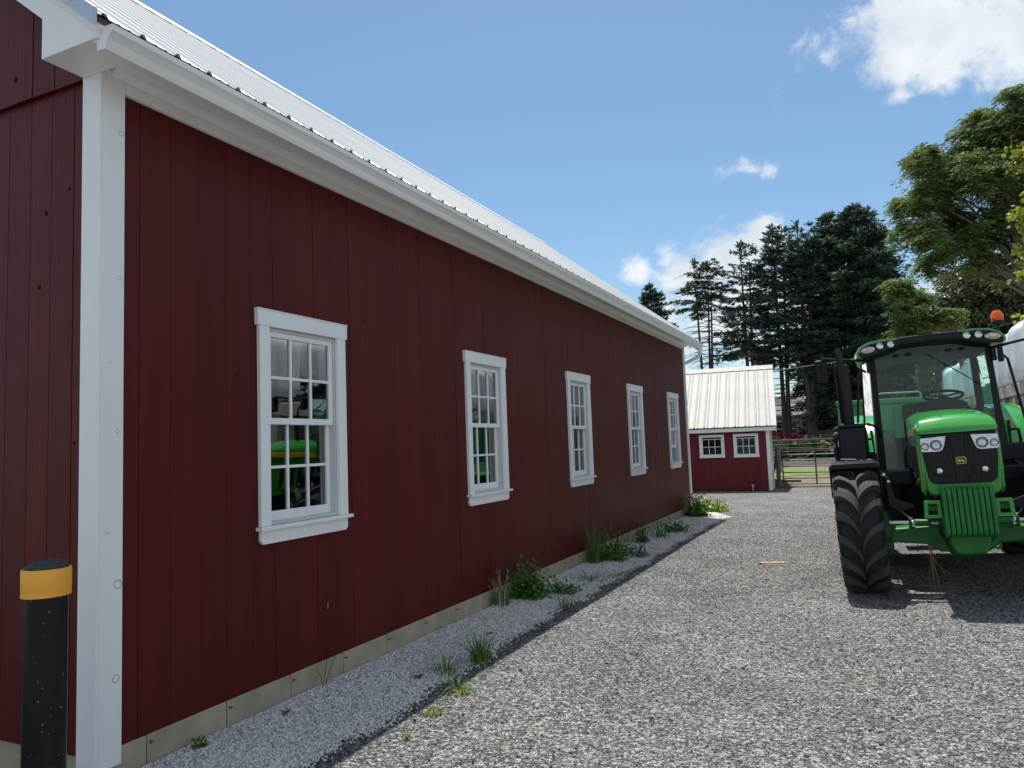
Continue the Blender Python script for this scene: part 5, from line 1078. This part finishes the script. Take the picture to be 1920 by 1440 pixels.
# cab
A0, A1 = (.585, 1.06, 1.06), (.565, 1.15, 2.47)
for s in (-1, 1):
    tp(MB().loft([[(s * (A0[0] + dx), A0[1] + dy, A0[2]) for dx, dy in ((-.02, -.01), (.05, .0), (.06, .08), (-.01, .07))], [(s * (A1[0] + dx), A1[1] + dy, A1[2]) for dx, dy in ((-.02, -.01), (.04, .0), (.05, .08), (-.01, .07))]]), 'front_pillar', 'black_plastic', bevel=.008)
    tp(MB().loft([[(s * (.74 + dx), 2.0 + dy, 1.06) for dx, dy in ((0, 0), (.045, 0), (.045, .07), (0, .07))], [(s * (.66 + dx), 2.02 + dy, 2.47) for dx, dy in ((0, 0), (.045, 0), (.045, .07), (0, .07))]]), 'centre_pillar', 'black_plastic', bevel=.006)
    tp(MB().loft([[(s * (.60 + dx), 2.78 + dy, 1.45) for dx, dy in ((0, 0), (.05, 0), (.05, .06), (0, .06))], [(s * (.58 + dx), 2.70 + dy, 2.47) for dx, dy in ((0, 0), (.05, 0), (.05, .06), (0, .06))]]), 'rear_pillar', 'black_plastic', bevel=.006)
    # door glass, rear quarter glass
    MBq = MB().add([(s * .655, 1.15, 1.12), (s * .765, 2.0, 1.12), (s * .695, 2.02, 2.45), (s * .615, 1.24, 2.45)], [(0, 1, 2, 3)]); tp(MBq, 'door_glass', 'cab_glass', fix=False)
    tp(MB().add([(s * .76, 2.08, 1.55), (s * .64, 2.8, 1.55), (s * .62, 2.72, 2.45), (s * .69, 2.1, 2.45)], [(0, 1, 2, 3)]), 'quarter_glass', 'cab_glass', fix=False)
    mb = MB(); mb.tube([(s * .66, 1.12, 2.30), (s * .70, 1.08, 2.33), (s * .735, 1.06, 2.28), (s * .80, 1.05, 1.75), (s * .835, 1.05, 1.45), (s * .84, 1.06, 1.15)], .014, 8); tp(mb, 'grab_rail', 'black_plastic', smooth=True)
    tp(MB().prism([(s * .66, 1.10), (s * .69, 1.62), (s * .66, 1.62)], 'y', 1.13, 1.17), 'door_frame', 'black_plastic')
    mb = MB(); mb.tube([(s * .68, 1.10, 1.52), (s * .745, 1.08, 1.52), (s * .755, 1.08, 1.40), (s * .74, 1.08, 1.36), (s * .68, 1.10, 1.36)], .016, 8); tp(mb, 'door_handle', 'black_plastic', smooth=True)
    # rear fender
    rings = []
    for i in range(12):
        a = PI - math.radians(30 + i * 10.5); r = .955; rings.append([(s * x, 2.52 + (r + dr) * math.cos(a), .86 + (r + dr) * math.sin(a)) for x, dr in ((.66, .0), (.70, .02), (.92, .02), (.99, -.02), (1.0, -.07), (.985, -.07), (.965, -.02), (.66, -.02))])
    tp(MB().loft(rings), 'rear_fender', 'green_paint', smooth=True)
    tp(MB().prism([(1.62, 1.05), (1.70, 1.45), (2.0, 1.78), (2.6, 1.84), (2.6, 1.5), (2.0, 1.4)], 'x', s * .63, s * .66), 'fender_side', 'green_paint')
    # mirror on its arm
    mb = MB(); mb.tube([(s * .60, 1.12, 2.42), (s * .80, 1.10, 2.455), (s * 1.10, 1.05, 2.50), (s * 1.12, 1.05, 2.48), (s * 1.12, 1.05, 2.36)], .013 if s < 0 else .016, 8); tp(mb, 'mirror_arm', 'black_plastic', smooth=True)
    mr_o = tp(MB().prism([(s * 1.13 - .072, 2.235), (s * 1.13 + .068, 2.225), (s * 1.13 + .072, 2.50), (s * 1.13 - .070, 2.49)], 'y', 1.07, 1.125), 'mirror', 'black_plastic', bevel=.018, seg=3)
    MB().box(s * 1.13 - .058, s * 1.13 + .058, 1.1255, 1.128, 2.25, 2.47).build('mirror_glass', 'chrome', mr_o)
    MB().lathe([(0, 1.045), (.022, 1.048), (.024, 1.07)], (s * 1.12, 0, 2.36), 'y', 12).build('mirror_joint', 'black_matt', mr_o, smooth=True)
    tp(MB().box(s * .60, s * .645, 1.09, 1.13, 2.28, 2.42), 'hinge', 'black_plastic', bevel=.006)
# work lamps on pillar (right)
tp(MB().box(.655, .705, 1.06, 1.13, 2.26, 2.43), 'side_marker', 'black_plastic', bevel=.01)
tp(MB().add([(-.585, 1.075, 1.10), (.585, 1.075, 1.10), (.575, 1.155, 2.57), (-.575, 1.155, 2.57)], [(0, 1, 2, 3)]), 'windscreen', 'cab_glass', fix=False)
tp(MB().add([(-.60, 2.82, 1.5), (.60, 2.82, 1.5), (.58, 2.74, 2.45), (-.58, 2.74, 2.45)], [(0, 1, 2, 3)]), 'rear_window', 'cab_glass', fix=False)
tp(MB().box(-.60, .60, 1.055, 1.10, 1.02, 1.095), 'windscreen_base', 'black_plastic', bevel=.01)
tp(MB().box(-.68, .68, 1.1, 2.8, 1.02, 1.07), 'cab_floor', 'black_matt')
tp(MB().box(-.62, .62, 2.74, 2.82, 1.07, 1.5), 'rear_panel', 'black_matt')
# roof: green shell, black front visor, lamps
def roof_sec(y, k=1., dz=0.):
    h = [(.735 * k, 2.475), (.745 * k, 2.515 + dz), (.70 * k, 2.585 + dz), (.60 * k, 2.632 + dz), (.45 * k, 2.652 + dz), (.32 * k, 2.650 + dz), (.27 * k, 2.625 + dz)]
    return [(-x, y, z) for x, z in h] + [(x, y, z) for x, z in reversed(h)] + [(.26, y, 2.59), (-.26, y, 2.59)]
tp(MB().loft([roof_sec(.985, .985, -.01)[:0] or roof_sec(1.001, .99, -.005), roof_sec(1.03, 1.0), roof_sec(1.6, 1.03, .01), roof_sec(2.5, 1.0, 0), roof_sec(2.9, .94, -.04)]), 'roof', 'green_paint', smooth=True)
vis = [(.700, 2.462), (.712, 2.505), (.675, 2.560), (.585, 2.604), (.45, 2.622), (.33, 2.622), (.27, 2.632), (.0, 2.640)]
low = [(.60, 2.462), (.44, 2.500), (.34, 2.535), (.27, 2.560), (.0, 2.568)]
pr = [(-x, z) for x, z in vis] + [(x, z) for x, z in reversed(vis[:-1])] + low + [(-x, z) for x, z in reversed(low[:-1])]
tp(MB().prism(pr, 'y', .945, 1.0), 'roof_visor', 'black_plastic', bevel=.008, seg=2)
tp(MB().box(-.28, .28, .99, 2.7, 2.627, 2.645), 'roof_hatch', 'black_plastic', bevel=.01)
tp(MB().box(-.09, .05, .96, 1.02, 2.642, 2.665), 'antenna_box', 'black_plastic', bevel=.005)
for s in (-1, 1):
    for lx, lz in ((.372, 2.572), (.482, 2.566)):
        lb = tp(MB().lathe([(.036, .93), (.0385, .934), (.0385, .945)], (s * lx, 0, lz), 'y', 24), 'work_lamp', 'cab_grey', smooth=True)
        MB().lathe([(0, .936), (.012, .934), (.014, .942), (.030, .938), (.0355, .9315), (.036, .944)], (s * lx, 0, lz), 'y', 24).build('reflector', 'chrome', lb, smooth=True)
    v = MB(); nseg = 28; ring0 = []; 
    for (k_, yy) in ((1, .946), (.97, .934), (.6, .926), (.02, .923)): ring0.append([(s * .610 + .076 * k_ * math.cos(a), yy, 2.532 - s * 0 + .036 * k_ * math.sin(a) - .10 * s * .076 * k_ * math.cos(a)) for a in [2 * PI * i / nseg for i in range(nseg)]])
    tp(v.loft(ring0), 'signal_lamp', 'signal_lens', smooth=True)
    for lx in (.20, .33): tp(MB().lathe([(0, -.03), (.02, -.028), (.032, -.01), (.034, 0)], (s * lx, 1.13, 2.465), 'z', 14), 'lamp_housing', 'black_matt', smooth=True)
# beacon
bc = tp(MB().tube([(.69, 1.12, 2.50), (.70, 1.12, 2.66)], .013, 10), 'beacon_stalk', 'black_plastic', smooth=True)
MB().tube([(.66, 1.12, 2.50), (.745, 1.12, 2.50), (.75, 1.12, 2.545)], .007, 8).build('beacon_bracket', 'steel', bc, smooth=True)
MB().lathe([(0, 2.655), (.030, 2.655), (.060, 2.672), (.062, 2.70), (.058, 2.712), (0, 2.712)], (.70, 1.12, 0), 'z', 24).build('beacon_base', 'black_plastic', bc, smooth=True)
MB().lathe([(.060, 2.7125), (.063, 2.73), (.060, 2.765), (.050, 2.800), (.033, 2.822), (.0, 2.828)], (.70, 1.12, 0), 'z', 28).build('beacon_dome', 'amber', bc, smooth=True)
for z in (2.735, 2.755, 2.775): MB().lathe([(.0622, z), (.0642, z + .003), (.0622, z + .006)], (.70, 1.12, 0), 'z', 28).build('dome_rib', 'amber', bc, smooth=True)
# wiper, steering wheel, dash, seat
tp(MB().tube([(.13, 1.10, 2.31), (.26, 1.09, 2.20), (.44, 1.075, 2.05)], [.007, .006, .005], 6), 'wiper', 'black_plastic', smooth=True)
tp(MB().tube([(-.02, 1.11, 2.44), (.13, 1.10, 2.31)], .004, 6), 'wiper_arm', 'black_plastic', smooth=True)
rings = []
for i in range(36):
    a = 2 * PI * i / 36; c = Vector((.13 + .20 * math.cos(a), 1.56 + .17 * math.sin(a), 1.965 - .06 * math.sin(a) * -1)); d = Vector((math.cos(a), .9 * math.sin(a), .3 * math.sin(a))).normalized(); n3 = Vector((0, -.3, .95)).normalized()
    rings.append([tuple(c + d * .017 * math.cos(b) + n3 * .017 * math.sin(b)) for b in [2 * PI * j / 8 for j in range(8)]])
sw = MB().loft(rings + [rings[0]], cap=False); tp(sw, 'steering_wheel', 'black_plastic', smooth=True)
tp(MB().tube([(.13, 1.55, 1.955), (.12, 1.40, 1.60), (.11, 1.30, 1.15)], [.04, .07, .09], 12), 'steering_column', 'black_matt', smooth=True)
for a in (0.3, 2.8, 4.7): tp(MB().tube([(.13, 1.56, 1.95), (.13 + .19 * math.cos(a), 1.56 + .16 * math.sin(a), 1.965 + .055 * math.sin(a))], .012, 6), 'steering_spoke', 'black_plastic')
tp(MB().prism([(-.19, 1.72), (-.16, 1.84), (-.02, 1.92), (.16, 1.93), (.33, 1.86), (.37, 1.70), (.30, 1.20), (-.12, 1.20)], 'y', 1.22, 1.42), 'dashboard', 'black_matt', bevel=.03, seg=3)
tp(MB().prism([(.30, 1.75), (.46, 1.80), (.48, 1.58), (.32, 1.5)], 'y', 1.5, 1.53), 'monitor', 'black_plastic', bevel=.01)
tp(MB().prism([(1.85, 1.35), (2.35, 1.35), (2.42, 1.48), (1.82, 1.50)], 'x', -.27, .21), 'seat_cushion', 'seat', bevel=.04, seg=3)
tp(MB().prism([(2.30, 1.45), (2.48, 1.45), (2.58, 1.92), (2.48, 1.94)], 'x', -.28, .14), 'seat_back', 'seat', bevel=.05, seg=3)
tp(MB().box(-.18, .12, 1.95, 2.3, 1.07, 1.35), 'seat_base', 'black_matt', bevel=.02)
tp(MB().prism([(1.75, 1.52), (2.35, 1.55), (2.35, 1.64), (1.72, 1.62)], 'x', .24, .36), 'armrest', 'cab_grey', bevel=.02)
tp(MB().prism([(1.55, 1.08), (2.6, 1.08), (2.6, 1.62), (2.0, 1.60), (1.6, 1.45)], 'x', -.66, -.42), 'side_console', 'cab_beige', bevel=.03)
tp(MB().prism([(1.55, 1.08), (2.6, 1.08), (2.6, 1.70), (2.0, 1.68), (1.6, 1.5)], 'x', .42, .66), 'side_console', 'cab_grey', bevel=.03)
tp(MB().box(-.34, -.14, 1.30, 1.33, 2.24, 2.36), 'inside_mirror', 'black_matt', bevel=.012)
tp(MB().box(-.66, .66, 1.5, 2.8, 2.46, 2.475), 'headliner', 'cab_grey')
tp(MB().prism([(1.03, 2.60), (1.03, 2.56), (1.30, 2.50), (1.495, 2.465), (1.495, 2.60)], 'x', -.62, .62), 'header_lining', 'black_matt')
# pedals/levers and pale frame seen through the lower windscreen
for i, x in enumerate((-.30, -.24, -.10)): tp(MB().prism([(x - .045, 1.12), (x + .02, 1.12), (x + .05, 1.50), (x - .01, 1.50)], 'y', 1.3, 1.31 + i * .01), 'pedal_plate', 'cab_grey', bevel=.01)
# hitch bar at the rear
tp(MB().box(-.45, .45, 3.0, 3.4, .45, .6), 'hitch', 'black_matt', bevel=.02)

# twine hanging from the axle
g = np.random.default_rng(90); tw = thing('twine', 'loose strands of orange baler twine hanging from the tractor axle to the gravel', 'twine', (.50, 8.28, 0))
M['twine'] = pbr('twine', (.40, .24, .09), rough=.85, var=.25)
for i in range(8):
    x0 = g.uniform(-.03, .03); e = g.uniform(-.03, .07) if i > 1 else .20; l = g.uniform(.0, .16) if i % 3 else .22
    MB().tube([(x0, 0, .50), (x0 + .01, g.uniform(-.02, .02), .36), (x0 + e * .4, g.uniform(-.03, .03), .22 + l * .3), (x0 + e * .8, g.uniform(-.06, .02), max(.02, l))], .0020, 4).build('strand', 'twine', tw)
mb = MB(); mb.tube([(.05, -.05, .03), (.0, -.10, .022), (-.08, -.12, .02), (-.12, -.08, .025), (-.06, -.05, .03), (.02, -.07, .03)], .003, 4); mb.build('strand', 'straw', tw)

# green implement behind the tractor
im = thing('farm_wagon', 'green high-sided farm implement hitched behind the tractor', 'farm machine', (.62, 13.6, .04))
M['wagon_green'] = pbr('wagon_green', (.06, .30, .12), rough=.4, var=.08, coat=.3)
MB().box(-1.02, .40, 0, .05, 1.25, 2.02).build('front_panel', 'wagon_green', im, bevel=.01)
MB().box(-1.04, .42, -.03, .08, 2.021, 2.10).build('top_rail', 'wagon_green', im, bevel=.01)
for s in (-1.02, .35): MB().box(s, s + .05, .051, 3.2, 1.0, 2.02).build('side_panel', 'wagon_green', im, bevel=.01)
MB().box(-1.0, .38, .06, 3.2, .95, 1.0).build('bed', 'wagon_green', im)
for i in range(4): MB().box(-.85 + .34 * i, -.79 + .34 * i, -.04, -.001, 1.26, 2.0).build('stiffener', 'wagon_green', im)
mb = MB(); mb.tube([(-.4, .03, 2.1), (-.4, .03, 2.17), (-.36, .03, 2.19), (.18, .03, 2.19), (.22, .03, 2.17), (.22, .03, 2.1)], .012, 8); mb.build('handrail', 'steel', im, smooth=True)
for s in (-1, 1):
    MB().lathe([(.2, -.12), (.40, -.13), (.43, -.09), (.43, .09), (.40, .13), (.2, .12)], (s * .8, 1.9, .43), 'x', 32).build('wheel', 'rubber', im, smooth=True)
    MB().lathe([(.2, .11 * s), (.15, .02 * s), (0, .02 * s)], (s * .8, 1.9, .43), 'x', 24).build('rim', 'rim_yellow', im, smooth=True)
MB().prism([(-.6, .5), (-.05, .5), (.0, .9), (-.1, .95)], 'x', -.07, .07).build('drawbar', 'wagon_green', im)
MB().box(-.95, -.72, -.06, -.002, 1.70, 1.82).build('tail_lamp', 'red_part', im)
MB().box(-.7, .7, .3, 2.9, .55, .95).build('undercarriage', 'black_matt', im)
